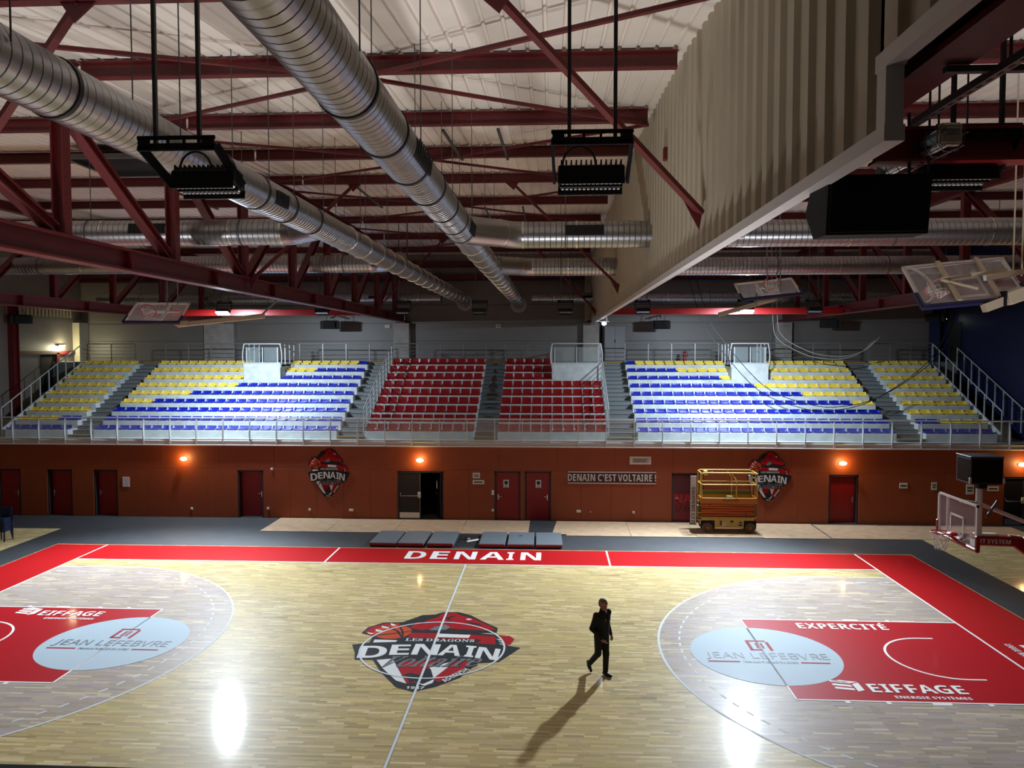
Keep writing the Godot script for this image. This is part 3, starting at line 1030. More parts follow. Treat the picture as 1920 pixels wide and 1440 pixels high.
# the club crest: shield, banner, dragon's head over a ball; drawn in units of which 100 are about a letter's height, origin in its middle, y up
func crest(parent: Node, xf: Transform3D, sx: float, sy: float, base: float, step: float, called: String) -> void:
	var c := Node3D.new()
	c.name = called
	parent.add_child(c, true)
	c.transform = xf
	var P := func(a: Array) -> PackedVector2Array:
		var p := PackedVector2Array()
		for i in range(0, a.size(), 2):
			p.append(Vector2((a[i] - 665.0) * sx, (700.0 - a[i + 1]) * sy))
		return p
	var lay := func(nm: String, polys: Array, m: Material, lv: float) -> void:
		var b := MB.new()
		for q in polys:
			b.prism(P.call(q), base + step * lv, Transform3D(), lv == 0.0)
		put(nm, b, m, c)
	lay.call("shield", [[200, 690, 290, 655, 290, 540, 470, 470, 650, 462, 850, 478, 1040, 515, 1085, 600, 1085, 662, 1160, 690, 1105, 790, 1050, 885, 940, 905, 865, 1085, 760, 1190, 655, 1252, 560, 1205, 450, 1045, 368, 890, 268, 892, 245, 800]], M.logo_black, 0.0)
	lay.call("mane", [[290, 560, 210, 520, 225, 430, 300, 345, 420, 330, 520, 205, 600, 190, 640, 150, 740, 140, 830, 200, 905, 290, 1010, 400, 1010, 470, 900, 490, 480, 490]], M.logo_black, -0.2)
	lay.call("dragon_head", [[480, 425, 500, 340, 560, 280, 620, 240, 640, 175, 720, 155, 770, 205, 835, 240, 890, 300, 965, 375, 1000, 425, 940, 445, 800, 432, 720, 420, 700, 365, 640, 375, 600, 440, 560, 455], [225, 500, 250, 420, 320, 360, 400, 350, 420, 400, 330, 520, 280, 560], [1030, 520, 1090, 520, 1120, 570, 1100, 650, 1060, 660]], M.logo_red, 1.0)
	lay.call("dragon_shade", [[520, 300, 600, 215, 630, 230, 560, 300, 540, 380], [660, 250, 740, 190, 700, 260, 720, 310], [790, 300, 880, 330, 930, 380, 850, 350]], M.logo_black, 2.0)
	lay.call("jaw", [[600, 452, 630, 392, 690, 362, 722, 402, 702, 442, 650, 455]], M.logo_grey, 2.0)
	lay.call("eye", [[800, 262, 822, 252, 842, 268, 815, 280]], M.logo_white, 3.0)
	lay.call("ribbon", [[500, 500, 660, 500, 860, 512, 1005, 535, 1015, 650, 900, 640, 930, 590, 890, 578, 500, 572]], M.logo_red, 1.0)
	lay.call("ribbon_light", [[662, 505, 858, 516, 852, 562, 660, 558], [310, 612, 445, 616, 440, 640, 312, 655]], M.logo_white, 2.0)
	var ball := []
	for i in 28:
		ball.append(390 + 112 * cos(TAU * i / 28)); ball.append(490 + 108 * sin(TAU * i / 28))
	lay.call("ball", [ball], M.logo_orange, 2.5)
	lay.call("ball_seam", [[285, 545, 390, 515, 500, 470, 498, 482, 390, 530, 290, 560], [340, 400, 420, 470, 470, 570, 458, 575, 408, 478, 330, 410], [400, 385, 412, 385, 450, 470, 470, 555, 460, 555, 438, 475]], M.logo_black, 3.5)
	lay.call("claw", [[348, 352, 392, 385, 372, 398, 355, 380], [302, 398, 360, 425, 345, 440, 312, 428], [278, 452, 330, 480, 318, 494, 288, 486], [240, 506, 285, 520, 275, 534, 250, 522], [1010, 565, 1045, 580, 1035, 592], [1025, 600, 1060, 610, 1050, 624], [1030, 635, 1070, 640, 1060, 655]], M.logo_white, 4.0)
	lay.call("stripe_light", [[388, 890, 470, 868, 605, 1165, 545, 1132, 450, 1000], [690, 968, 815, 880, 792, 1060, 722, 1092], [650, 1150, 690, 1165, 738, 1105, 735, 1150, 700, 1185]], M.logo_white, 1.0)
	lay.call("stripe_red", [[515, 960, 560, 895, 742, 885, 690, 960, 645, 1152, 605, 1162], [818, 885, 900, 882, 862, 1000, 765, 1140, 728, 1108]], M.logo_red, 1.5)
	lay.call("horse", [[560, 1075, 600, 1040, 650, 1060, 672, 985, 700, 990, 728, 1085, 712, 1135, 660, 1120, 620, 1160, 600, 1110]], M.logo_black, 2.5)
	# the name, rising in the middle
	var top := [[258, 708, 415, 692, 425, 858, 272, 870], [428, 682, 545, 672, 548, 815, 440, 822], [560, 664, 702, 660, 705, 812, 560, 812], [715, 664, 838, 668, 832, 818, 708, 812], [852, 672, 912, 680, 905, 832, 846, 822], [925, 688, 1088, 712, 1040, 865, 915, 838]]
	for i in 6:
		var q: Array = top[i]
		var ll := Vector2((q[6] - 665.0) * sx, (700.0 - q[7]) * sy)
		var lr := Vector2((q[4] - 665.0) * sx, (700.0 - q[5]) * sy)
		var ul := Vector2((q[0] - 665.0) * sx, (700.0 - q[1]) * sy)
		var ax := (lr - ll)
		var ay := (ul - ll)
		var bs := Basis(Vector3(ax.x, ax.y, 0), Vector3(ay.x, ay.y, 0), Vector3(0, 0, 1))
		words("crest_letter", "DENAIN"[i], 1.0, 1.0, Transform3D(bs, Vector3(ll.x, ll.y, base + step * 3.0)), M.logo_white, c, true, false, 0.0008)
	words("crest_small_lettering", "LES DRAGONS", 400 * sx, 38 * sy, Transform3D(Basis(), Vector3((490 - 665) * sx, (700 - 622) * sy, base + step * 3.0)), M.logo_white, c, true, true, 0.0008)
	var sh := Basis(Vector3(1, 0.06, 0), Vector3(0.45, 1, 0), Vector3(0, 0, 1))
	words("crest_script", "Voltaire", 540 * sx, 165 * sy, Transform3D(sh, Vector3((395 - 665) * sx, (700 - 985) * sy, base + step * 4.0)), M.logo_black, c, true, true, 0.0008)
	words("crest_script", "Voltaire", 520 * sx, 145 * sy, Transform3D(sh, Vector3((403 - 665) * sx, (700 - 978) * sy, base + step * 6.0)), M.logo_grey, c, true, true, 0.0008)
	var r := Basis(Vector3(0, 0, 1), 0.98)
	words("crest_small_lettering", "ASCDVSH", 190 * sx, 34 * sy, Transform3D(r, Vector3((800 - 665) * sx, (700 - 1140) * sy, base + step * 3.0)), M.logo_white, c, true, false, 0.0008)
	words("crest_small_lettering", "1947", 90 * sx, 28 * sy, Transform3D(Basis(), Vector3((612 - 665) * sx, (700 - 1222) * sy, base + step * 3.0)), M.logo_white, c, true, false, 0.0008)
# ------------------------------------------------------------------ spiral air ducts
func duct_piece(r: float, l: float, pitch: float, sides := 28) -> ArrayMesh:
	# along +y, with a rolled seam every pitch
	var p: Array = []
	var y := 0.0
	while y < l - 1e-4:
		var e := minf(y + pitch, l)
		p.append(Vector2(r, y)); p.append(Vector2(r, e - 0.018)); p.append(Vector2(r - 0.014, e - 0.009)); p.append(Vector2(r, e))
		y = e
	return MB.new().lathe(p, Transform3D(), sides).mesh()


func run(t: Node3D, a: Vector3, b: Vector3, piece: ArrayMesh, l: float) -> Basis:
	var d := (b - a).normalized()
	var f := MB.frame(d, Vector3.UP)
	var bs := Basis(f.x, d, f.x.cross(d))
	for i in int(roundf(a.distance_to(b) / l)):
		var o := put("duct_section", piece, M.duct, t)
		o.transform = Transform3D(bs, a + d * l * i)
	return bs


func patch(r: float, a0: float, a1: float, y0: float, y1: float, slats: int) -> MB:
	# a curved grille on a duct that runs along y
	var m := MB.new()
	for i in 6:
		var p := lerpf(a0, a1, i / 6.0)
		var q := lerpf(a0, a1, (i + 1) / 6.0)
		m.quad(Vector3(cos(p) * r, y0, sin(p) * r), Vector3(cos(p) * r, y1, sin(p) * r), Vector3(cos(q) * r, y1, sin(q) * r), Vector3(cos(q) * r, y0, sin(q) * r))
	for k in slats:
		var y := lerpf(y0, y1, (k + 0.5) / slats)
		var am := (a0 + a1) * 0.5
		var hw := r * sin((a1 - a0) * 0.5)
		m.box(Vector3(cos(am) * (r + 0.008), y, sin(am) * (r + 0.008)), Vector3(0.012, 0.02, hw * 2.0), Basis(Vector3(0, -1, 0), am))
	return m


func ducts() -> void:
	var piece := duct_piece(0.295, 1.5, 0.136)
	var band := MB.new().lathe([Vector2(0.296, -0.03), Vector2(0.308, -0.03), Vector2(0.308, 0.03), Vector2(0.296, 0.03)], Transform3D(), 28).mesh()
	var collar := MB.new().lathe([Vector2(0.29, -0.05), Vector2(0.312, -0.035), Vector2(0.318, 0.0), Vector2(0.312, 0.035), Vector2(0.29, 0.05)], Transform3D(), 28).mesh()
	var main := [[Vector3(1.07, 9.86, 20.0), Vector3(1.07, 10.16, -23.5), "large spiral metal air duct running to the back wall, right of the pair"], [Vector3(-1.93, 10.0, 20.0), Vector3(-1.97, 10.28, -23.5), "large spiral metal air duct running to the back wall, left of the pair"]]
	for k in 2:
		var a: Vector3 = main[k][0]
		var b: Vector3 = main[k][1]
		var t := thing("air_duct", main[k][2], "air duct", a, "long spiral air ducts")
		var rb := run(t, Vector3.ZERO, b - a, piece, 1.5)
		var zs: Array = [11.7, 10.2, 8.7, 7.2, 5.6, 4.1, 2.9] if k == 0 else [11.4, 7.7, 6.3, 4.9, 3.4]
		for zz in zs:
			put("coupling_band", band, M.duct_band, t).transform = Transform3D(rb, (b - a) * ((20.0 - zz) / 43.5))
		for i in 17:
			put("coupling_ring", collar, M.duct_collar, t).transform = Transform3D(rb, (b - a) * ((20.0 - 0.6 + 1.5 * i) / 43.5))
		var e := b - a
		put("wall_elbow", MB.new().tube([e + Vector3(0, 0, 0.02), e + Vector3(0, -0.02, -0.35), e + Vector3(0.02, -0.1, -0.7), e + Vector3(0.03, -0.2, -1.1)], 0.31, 20), M.duct, t)
		put("wall_flange", MB.new().lathe([Vector2(0.3, 0.0), Vector2(0.46, 0.0), Vector2(0.46, 0.05), Vector2(0.3, 0.05)], Transform3D(Basis(Vector3(1, 0, 0), PI / 2), e + Vector3(0.03, -0.18, -1.06)), 24), M.duct, t)
		for i in 15:
			var z := -1.6 - i * 3.0
			for s in [-1, 1]:
				if i < 14: put("hanger_rod", MB.new().bar(Vector3(s * 0.3, 0.1, z), Vector3(s * 0.3, 2.55 if z < -10 else 1.6, z), 0.012, 0.012), M.galv_dark, t)
		var d := (b - a).normalized()
		var f := MB.frame(d, Vector3.UP)
		var bs := Basis(f.x, d, f.x.cross(d))
		var side := 0.0 if f.x.x > 0 else PI
		for q in ([[10.35, 11.45], [16.5, 17.3]] if k == 0 else [[14.0, 14.6]]):
			var g := put("air_grille", patch(0.302, side - 0.55, side + 0.25, q[0], q[1], 8), M.black, t)
			g.transform = Transform3D(bs, Vector3.ZERO)
	var piece2 := duct_piece(0.30, 1.0, 0.125, 24)
	var bands := MB.new().lathe([Vector2(0.301, -0.02), Vector2(0.311, -0.02), Vector2(0.311, 0.02), Vector2(0.301, 0.02)], Transform3D(), 24).mesh()
	var br := [[1.07, 1.3, 10.06, 1, 19.0, "first crossing duct on the right, with a wide dark grille"], [-1.95, 1.3, 10.18, -1, 20.0, "first crossing duct on the left, with a wide dark grille"], [1.07, -7.5, 10.27, 1, 20.0, "second crossing duct on the right, behind the first"], [-1.96, -7.5, 10.42, -1, 20.0, "second crossing duct on the left, behind the first"], [1.9, -22.6, 10.2, 1, 20.0, "farthest crossing duct along the back wall, right"], [-3.0, -22.6, 10.22, -1, 20.0, "farthest crossing duct along the back wall, left"]]
	for k in 6:
		var q: Array = br[k]
		var s: float = q[3]
		var t := thing("branch_duct", "spiral metal " + q[5], "air duct", Vector3(q[0], q[2], q[1]), "crossing branch ducts")
		var st := Vector3(s * 1.25, 0, 0)
		if k < 4:
			put("branch_elbow", MB.new().tube([Vector3(s * 0.05, -0.06, 1.25), Vector3(s * 0.35, -0.04, 0.85), Vector3(s * 0.75, 0, 0.3), Vector3(s * 1.0, 0, 0.06), st], 0.303, 24), M.duct, t)
			for w in [Vector3(s * 0.72, 0, 0.34), Vector3(s * 1.25, 0, 0.0)]:
				var cl := put("coupling_ring", bands, M.duct_collar, t)
				cl.transform = Transform3D(Basis(Vector3(0, 0, 1), PI / 2) if w.z < 0.1 else Basis(Vector3(s * 0.55, 0, -0.8).cross(Vector3(0, 1, 0)), Vector3(s * 0.55, 0, -0.8).normalized(), Vector3(0, 1, 0)).orthonormalized(), w)
		else:
			st = Vector3.ZERO
			put("end_cap", MB.new().lathe([Vector2(0.0, 0.0), Vector2(0.3, 0.0), Vector2(0.305, 0.02), Vector2(0.3, 0.04)], Transform3D(Basis(Vector3(0, 0, 1), -s * PI / 2), Vector3.ZERO), 20), M.duct, t)
		var rb := run(t, st, st + Vector3(s * (q[4] - 1.0), 0, 0), piece2, 1.0)
		for i in 6:
			put("coupling_ring", bands, M.duct_collar, t).transform = Transform3D(rb, st + Vector3(s * 3.0 * (i + 0.4), 0, 0))
		for i in 5:
			var x := s * (2.2 + i * 3.6)
			put("hanger_rod", MB.new().bar(Vector3(x, 0.25, 0), Vector3(x, 2.3, 0), 0.014, 0.014), M.galv_dark, t)
			put("hanger_ring", MB.new().lathe([Vector2(0.302, -0.015), Vector2(0.312, -0.015), Vector2(0.312, 0.015), Vector2(0.302, 0.015)], Transform3D(Basis(Vector3(0, 0, 1), PI / 2), Vector3(x, 0, 0)), 20), M.galv_dark, t)
		var gx := [[2.2, 3.05], [3.9, 4.75], [7.0, 7.6], [5.2, 5.9], [2.6, 3.2], [3.3, 3.9]]
		if k in [0, 1, 4, 5]:
			var g0: float = gx[k][0]
			var g1: float = gx[k][1]
			var g := MB.new().box(Vector3(s * (g0 + g1) * 0.5, 0.06, 0.298), Vector3(g1 - g0, 0.23 if k < 2 else 0.12, 0.03), Basis(Vector3(1, 0, 0), -0.2))
			for i in 9:
				g.box(Vector3(s * lerpf(g0, g1, (i + 0.5) / 9.0), 0.06, 0.318), Vector3(0.018, 0.21 if k < 2 else 0.1, 0.012), Basis(Vector3(1, 0, 0), -0.2))
			put("air_grille", g, M.black, t)


# ------------------------------------------------------------------ railings
func railings() -> void:
	var t := thing("balcony_railing", "long white balcony railing with clear panes along the front of the stand", "railing", Vector3(0, 3.44, -14.44))
	put("top_rail", MB.new().tube([Vector3(-24.2, 1.0, 0), Vector3(23.7, 1.0, 0)], 0.032, 10), M.rail, t)
	put("bottom_rail", MB.new().bar(Vector3(-24.2, 0.05, 0.0), Vector3(23.7, 0.05, 0.0), 0.035, 0.05), M.rail, t)
	var fin := MB.new()
	var bow := func(a: float) -> float: return 0.02 + 0.075 * sin(a * PI)
	for i in 8:
		var a := i / 8.0
		var b := (i + 1) / 8.0
		var y0 := -0.2 + 1.18 * a
		var y1 := -0.2 + 1.18 * b
		var z0: float = bow.call(a)
		var z1: float = bow.call(b)
		for s in [-1.0, 1.0]:
			var x: float = s * 0.018
			if s > 0: fin.quad(Vector3(x, y0, z0), Vector3(x, y0, -0.03), Vector3(x, y1, -0.03), Vector3(x, y1, z1))
			else: fin.quad(Vector3(x, y0, -0.03), Vector3(x, y0, z0), Vector3(x, y1, z1), Vector3(x, y1, -0.03))
		fin.quad(Vector3(-0.018, y0, z0), Vector3(0.018, y0, z0), Vector3(0.018, y1, z1), Vector3(-0.018, y1, z1))
		fin.quad(Vector3(0.018, y0, -0.03), Vector3(-0.018, y0, -0.03), Vector3(-0.018, y1, -0.03), Vector3(0.018, y1, -0.03))
	fin.box(Vector3(0, -0.1, 0.04), Vector3(0.07, 0.12, 0.05))
	var fm := fin.mesh()
	var pane := MB.new().box(Vector3.ZERO, Vector3(1.13, 0.82, 0.012)).mesh()
	for i in 38:
		var x := -22.42 + 1.206 * i
		put("post", fm, M.rail, t, Vector3(x, 0, 0))
		if i < 37:
			put("glass_pane", pane, M.glass, t, Vector3(x + 0.603, 0.52, 0.0))
	# railings at the top of the stand
	var seg := [[-22.4, -19.7, "behind the far left narrow block"], [-18.0, -12.95, "left of the left landing box"], [-10.6, -6.8, "between the left landing box and its stairs"], [-5.45, -0.5, "behind the left red block"], [0.5, 2.9, "behind the right red block"], [6.83, 11.7, "left of the right landing box, before the red extinguisher"], [13.8, 17.95, "right of the right landing box"], [19.4, 22.6, "behind the far right narrow block"]]
	for q in seg:
		var w: float = q[1] - q[0]
		var r := thing("top_railing", "grey top rail fence " + q[2], "railing", Vector3(q[0], 6.8, -22.05), "rail fences at the top of the stand")
		put("top_rail", MB.new().tube([Vector3(0, 0.98, 0), Vector3(w, 0.98, 0)], 0.026, 8), M.rail_dull, r)
		for y in [0.22, 0.42, 0.6, 0.79]:
			put("rail", MB.new().tube([Vector3(0, y, 0), Vector3(w, y, 0)], 0.013, 6), M.rail_dull, r)
		var n := maxi(2, int(roundf(w / 1.25)) + 1)
		for i in n:
			put("post", MB.new().bar(Vector3(w * i / (n - 1), 0, 0), Vector3(w * i / (n - 1), 0.98, 0), 0.045, 0.045), M.rail_dull, r)
	# sloping handrails beside the stairs
	var sl := [[-22.42, 1, "white sloping handrail with posts at the far left edge of the stand"], [-5.5, 4, "sloping stair fence left of the left red block"], [5.5, 4, "sloping stair fence right of the right red block"], [22.4, 1, "white sloping handrail with posts at the far right edge of the stand"], [23.62, 1, "grey sloping handrail on the blue wall"]]
	for q in sl:
		var low: float = 3.7 if q[0] < 23.0 else 3.5
		var r := thing("stair_handrail", q[2], "handrail", Vector3(q[0], low, -15.35), "sloping handrails of the stand")
		var e := Vector3(0, 2.95, -6.2)
		put("top_rail", MB.new().tube([Vector3(0, 1.08, 0), e + Vector3(0, 1.08, 0)], 0.028, 8), M.rail, r)
		for k in q[1]:
			if k > 0: put("rail", MB.new().tube([Vector3(0, 1.08 - k * 0.24, 0), e + Vector3(0, 1.08 - k * 0.24, 0)], 0.014, 6), M.rail, r)
		for i in 10:
			var p := e * (i / 9.0)
			put("post", MB.new().bar(p + Vector3(0, -0.05, 0), p + Vector3(0, 1.07, 0), 0.045, 0.045), M.rail, r)
		if q[1] == 1 and q[0] < 23.0:
			put("side_wall", MB.new().prism(PackedVector2Array([Vector2(0, -0.3), Vector2(6.2, -0.3), Vector2(6.2, 3.05), Vector2(0, 0.12)]), 0.06, Transform3D(Basis(Vector3(0, 1, 0), PI / 2), Vector3(-0.03, 0, 0))), M.white_tier, r)


# ------------------------------------------------------------------ the orange wall under the balcony and its doors
func lower_wall() -> void:
	var t := structure("wall_lower")
	var op := [[-22.0, -20.95, 2.1], [-19.7, -18.55, 2.1], [-17.55, -16.45, 2.1], [-10.95, -9.8, 2.12], [-3.8, -1.75, 2.14], [0.48, 1.62, 2.16], [1.8, 2.95, 2.16], [8.15, 9.5, 2.14], [14.8, 16.05, 2.12], [22.05, 23.75, 2.08]]
	var fill := func(x0: float, x1: float, y0: float, y1: float) -> void:
		put("wall_base", MB.new().span(Vector3(x0, y0, -14.85), Vector3(x1, y1, -14.50)), M.orange_wall, t)
		var n := maxi(1, int(roundf((x1 - x0) / 1.25)))
		for i in n:
			var a := lerpf(x0, x1, float(i) / n)
			var b := lerpf(x0, x1, float(i + 1) / n)
			put("panel", MB.new().cbox(Vector3((a + b) * 0.5, (y0 + y1) * 0.5, -14.475), Vector3(b - a - 0.006, y1 - y0 - 0.006, 0.05), 0.004), M.orange_wall, t)
	var x := -24.3
	for o in op:
		fill.call(x, o[0], 0.0, 2.2)
		fill.call(o[0], o[1], o[2], 2.2)
		x = o[1]
	fill.call(x, 23.8, 0.0, 2.2)
	var k := 0
	var xx := -24.3
	while xx < 23.7:
		var e := minf(xx + 2.5, 23.8)
		put("wall_base", MB.new().span(Vector3(xx, 2.2, -14.85), Vector3(e, 3.24, -14.5)), M.orange_wall, t)
		put("panel", MB.new().cbox(Vector3((xx + e) * 0.5, 2.72, -14.475), Vector3(e - xx - 0.006, 1.034, 0.05), 0.004), M.orange_wall, t)
		xx = e
		k += 1
	put("corridor_wall", MB.new().span(Vector3(-24.3, 0, -18.2), Vector3(23.8, 3.2, -18.0)), M.black_soft, t)  # coloured near-black to give the darkness of the unlit corridor
	put("corridor_ceiling", MB.new().span(Vector3(-24.3, 3.05, -18.2), Vector3(23.8, 3.2, -14.9)), M.black_soft, t)  # same near-black, shade put into the colour
	for i in 10:
		var o: Array = op[i]
		var d := structure("door_%d" % (i + 1))
		var x0: float = o[0]
		var x1: float = o[1]
		var h: float = o[2]
		d.position = Vector3((x0 + x1) * 0.5, 0, -14.5)
		var w := x1 - x0
		var dk: bool = i == 4 or i == 9
		put("frame", MB.new().span(Vector3(-w / 2, 0, -0.3), Vector3(-w / 2 + 0.07, h, 0.03)).span(Vector3(w / 2 - 0.07, 0, -0.3), Vector3(w / 2, h, 0.03)).span(Vector3(-w / 2, h - 0.07, -0.3), Vector3(w / 2, h, 0.03)), M.door_frame, d)
		if not dk:
			var z := -0.22 if i in [1, 2, 3, 8] else -0.05
			put("leaf", MB.new().cbox(Vector3(0, h / 2 - 0.03, z), Vector3(w - 0.15, h - 0.1, 0.05), 0.006), M.door_red, d)
			var hs := 1.0 if i in [0, 3, 6, 8] else -1.0
			put("handle", MB.new().cbox(Vector3(hs * (w / 2 - 0.16), 1.02, z + 0.04), Vector3(0.045, 0.26, 0.02), 0.006).bar(Vector3(hs * (w / 2 - 0.16), 1.05, z + 0.08), Vector3(hs * (w / 2 - 0.30), 1.05, z + 0.08), 0.02, 0.02), M.chrome, d)
			put("threshold", MB.new().span(Vector3(-w / 2 + 0.07, 0, -0.25), Vector3(w / 2 - 0.07, 0.025, 0.0)), M.galv, d)
		else:
			for s in ([-1] if i == 4 else [-1, 1]):
				var lx: float = s * w * 0.24
				put("leaf", MB.new().cbox(Vector3(lx, h / 2 - 0.03, -0.06), Vector3(w * 0.46, h - 0.1, 0.05), 0.006), M.door_dark, d)
				put("push_bar", MB.new().tube([Vector3(lx - w * 0.2, 1.15, -0.03), Vector3(lx - w * 0.2, 1.05, 0.05), Vector3(lx + w * 0.2, 1.05, 0.05)], 0.02, 8), M.chrome, d)
				put("lock_case", MB.new().cbox(Vector3(lx - s * w * 0.21, 1.08, 0.02), Vector3(0.13, 0.26, 0.08), 0.02), M.cream, d)
				put("leaf_edge", MB.new().bar(Vector3(lx - s * w * 0.225, 0.05, -0.02), Vector3(lx - s * w * 0.225, h - 0.1, -0.02), 0.04, 0.04), M.galv, d)
				put("kick_plate", MB.new().span(Vector3(lx - w * 0.22, 0.03, -0.035), Vector3(lx + w * 0.21, 0.3, -0.025)), M.chrome, d)
			if i == 4:
				put("leaf", MB.new().cbox(Vector3(w * 0.36, h / 2 - 0.03, -0.45), Vector3(0.05, h - 0.1, 0.86), 0.006, Basis(Vector3(0, 1, 0), 0.35)), M.door_dark, d)
				put("push_bar", MB.new().tube([Vector3(w * 0.32, 1.15, -0.3), Vector3(w * 0.27, 1.02, -0.34), Vector3(w * 0.40, 1.05, -0.7)], 0.018, 6), M.chrome, d)
				put("door_sign", MB.new().box(Vector3(w * 0.325, 1.5, -0.3), Vector3(0.006, 0.34, 0.22), Basis(Vector3(0, 1, 0), 0.35)), M.paper, d)
	# roof slot so that the roof space under the stand stays closed
	var side := structure("wall_under_stand")
	put("end_wall", MB.new().span(Vector3(-24.3, 3.3, -24.6), Vector3(-22.45, 3.45, -14.6)), M.grey_step, side)
	put("end_wall", MB.new().span(Vector3(22.45, 3.3, -24.6), Vector3(23.8, 3.45, -14.6)), M.grey_step, side)
	put("under_slab", MB.new().span(Vector3(-24.3, 3.2, -24.6), Vector3(23.8, 3.4, -15.2)), M.grey_step, side)
# ------------------------------------------------------------------ things on the floor
func floor_things() -> void:
	# protective boards laid along the wall
	var bd := [[-9.02, 2.04, -11.95, -14.4, "long pale protective board on the floor before the dark double door"], [3.55, 14.0, -11.78, -14.35, "pale protective board on the floor under the yellow lift"], [14.05, 22.2, -11.8, -14.2, "pale protective board on the floor at the right, before the right red door"]]
	for q in bd:
		var t := thing("floor_board", q[4], "board", Vector3((q[0] + q[1]) / 2, 0.0, (q[2] + q[3]) / 2), "pale protective boards")
		var w: float = q[1] - q[0]
		var n := int(roundf(w / 2.5))
		for i in n:
			var x := -w / 2 + w * (i + 0.5) / n
			put("sheet", MB.new().cbox(Vector3(x, 0.012, 0.03 * (i % 2)), Vector3(w / n - 0.012, 0.02, absf(q[3] - q[2]) - 0.05 * (i % 3)), 0.003, Basis(Vector3(0, 1, 0), 0.004 * (i % 3 - 1))), M.board, t)
	solo("floor_board", MB.new().cbox(Vector3(0, 0.03, 0), Vector3(0.62, 0.02, 2.35), 0.003, Basis(Vector3(0, 1, 0), -0.09)), M.board, "narrow pale board strip left of the board under the lift", "board", Vector3(3.4, 0.0, -13.1), "pale protective boards")
	# crash mats in front of the scorers' line
	var xs := [-3.43, -2.36, -1.24, 0.72, 1.80, 2.87]
	var mn := ["leftmost of six, left of the dark gap", "second from the left, left of the dark gap", "third from the left, beside the dark gap", "first right of the dark gap", "second right of the gap, with a black mark", "rightmost of six"]
	for i in 6:
		var t := thing("crash_mat", "grey mat with red front edge, " + mn[i], "mat", Vector3(xs[i], 0, -10.72), "grey mats with red front edges")
		put("body", MB.new().cbox(Vector3(0, 0.095, 0), Vector3(1.0 if i != 3 else 0.98, 0.13, 1.92), 0.012, Basis(Vector3(0, 1, 0), -0.02 + 0.008 * i)), M.mat_grey, t)
		put("front_edge", MB.new().cbox(Vector3(0, 0.09, 0.965), Vector3(0.99, 0.11, 0.03), 0.01, Basis(Vector3(0, 1, 0), -0.02 + 0.008 * i)), M.mat_red, t)
		put("foot", MB.new().span(Vector3(-0.48, 0, -0.9), Vector3(0.48, 0.03, 0.93)), M.black, t)
		if i == 4: put("mark", MB.new().cbox(Vector3(-0.05, 0.163, -0.35), Vector3(0.16, 0.012, 0.07), 0.004, Basis(Vector3(0, 1, 0), 0.5)), M.black, t)
	solo("rubber_sheet", MB.new().cbox(Vector3(0, 0.006, 0), Vector3(0.92, 0.012, 1.75), 0.003), M.black, "dark rubber sheet on the floor in the gap between the grey mats", "sheet", Vector3(-0.22, 0, -10.85))
	solo("white_tube", MB.new().tube([Vector3(-0.2, 0.055, 0.16), Vector3(0.2, 0.055, -0.16)], 0.045, 10), M.switch, "short white tube lying on the dark sheet between the grey mats", "tube", Vector3(-0.08, 0.0, -10.6))
	solo("cable_coil", MB.new().tube([Vector3(-0.2, 0.02, 0.1), Vector3(-0.05, 0.02, -0.1), Vector3(0.15, 0.02, -0.02), Vector3(0.22, 0.02, 0.15), Vector3(0.05, 0.02, 0.2), Vector3(-0.1, 0.02, 0.12)], 0.015, 6, true), M.cable, "loose dark cable loop beside the white tube", "cable", Vector3(-0.4, 0.012, -11.1))
	solo("tape_roll", MB.new().lathe([Vector2(0.03, 0), Vector2(0.055, 0), Vector2(0.055, 0.05), Vector2(0.03, 0.05)], Transform3D(), 14), M.switch, "small white tape roll on the dark sheet behind the white tube", "tape", Vector3(-0.28, 0.012, -10.95))
	lift()
	# stacked blue chairs at the left edge
	for i in 7:
		var c := thing("stacking_chair", "blue plastic chair in the stack at the left edge, %s from the floor" % ORD[i], "chair", Vector3(-18.5, 0.006 + 0.075 * i, -9.95), "stacked blue chairs")
		put("seat", MB.new().cbox(Vector3(0, 0.43, 0.0), Vector3(0.44, 0.03, 0.42), 0.012), M.chair_blue, c)
		put("backrest", MB.new().cbox(Vector3(0, 0.68, -0.23), Vector3(0.42, 0.32, 0.03), 0.012, Basis(Vector3(1, 0, 0), -0.18)).bar(Vector3(-0.2, 0.43, -0.2), Vector3(-0.2, 0.82, -0.27), 0.04, 0.03).bar(Vector3(0.2, 0.43, -0.2), Vector3(0.2, 0.82, -0.27), 0.04, 0.03), M.chair_blue, c)
		put("apron", MB.new().span(Vector3(-0.21, 0.36, 0.16), Vector3(0.21, 0.43, 0.19)).span(Vector3(-0.22, 0.38, -0.2), Vector3(-0.195, 0.43, 0.19)).span(Vector3(0.195, 0.38, -0.2), Vector3(0.22, 0.43, 0.19)), M.chair_blue, c)
		for sx in [-1, 1]:
			for sz in [-1, 1]:
				put("leg", MB.new().bar(Vector3(sx * 0.19, 0.42, sz * 0.17), Vector3(sx * 0.235, 0.0, sz * 0.24), 0.05, 0.035), M.chair_blue, c)


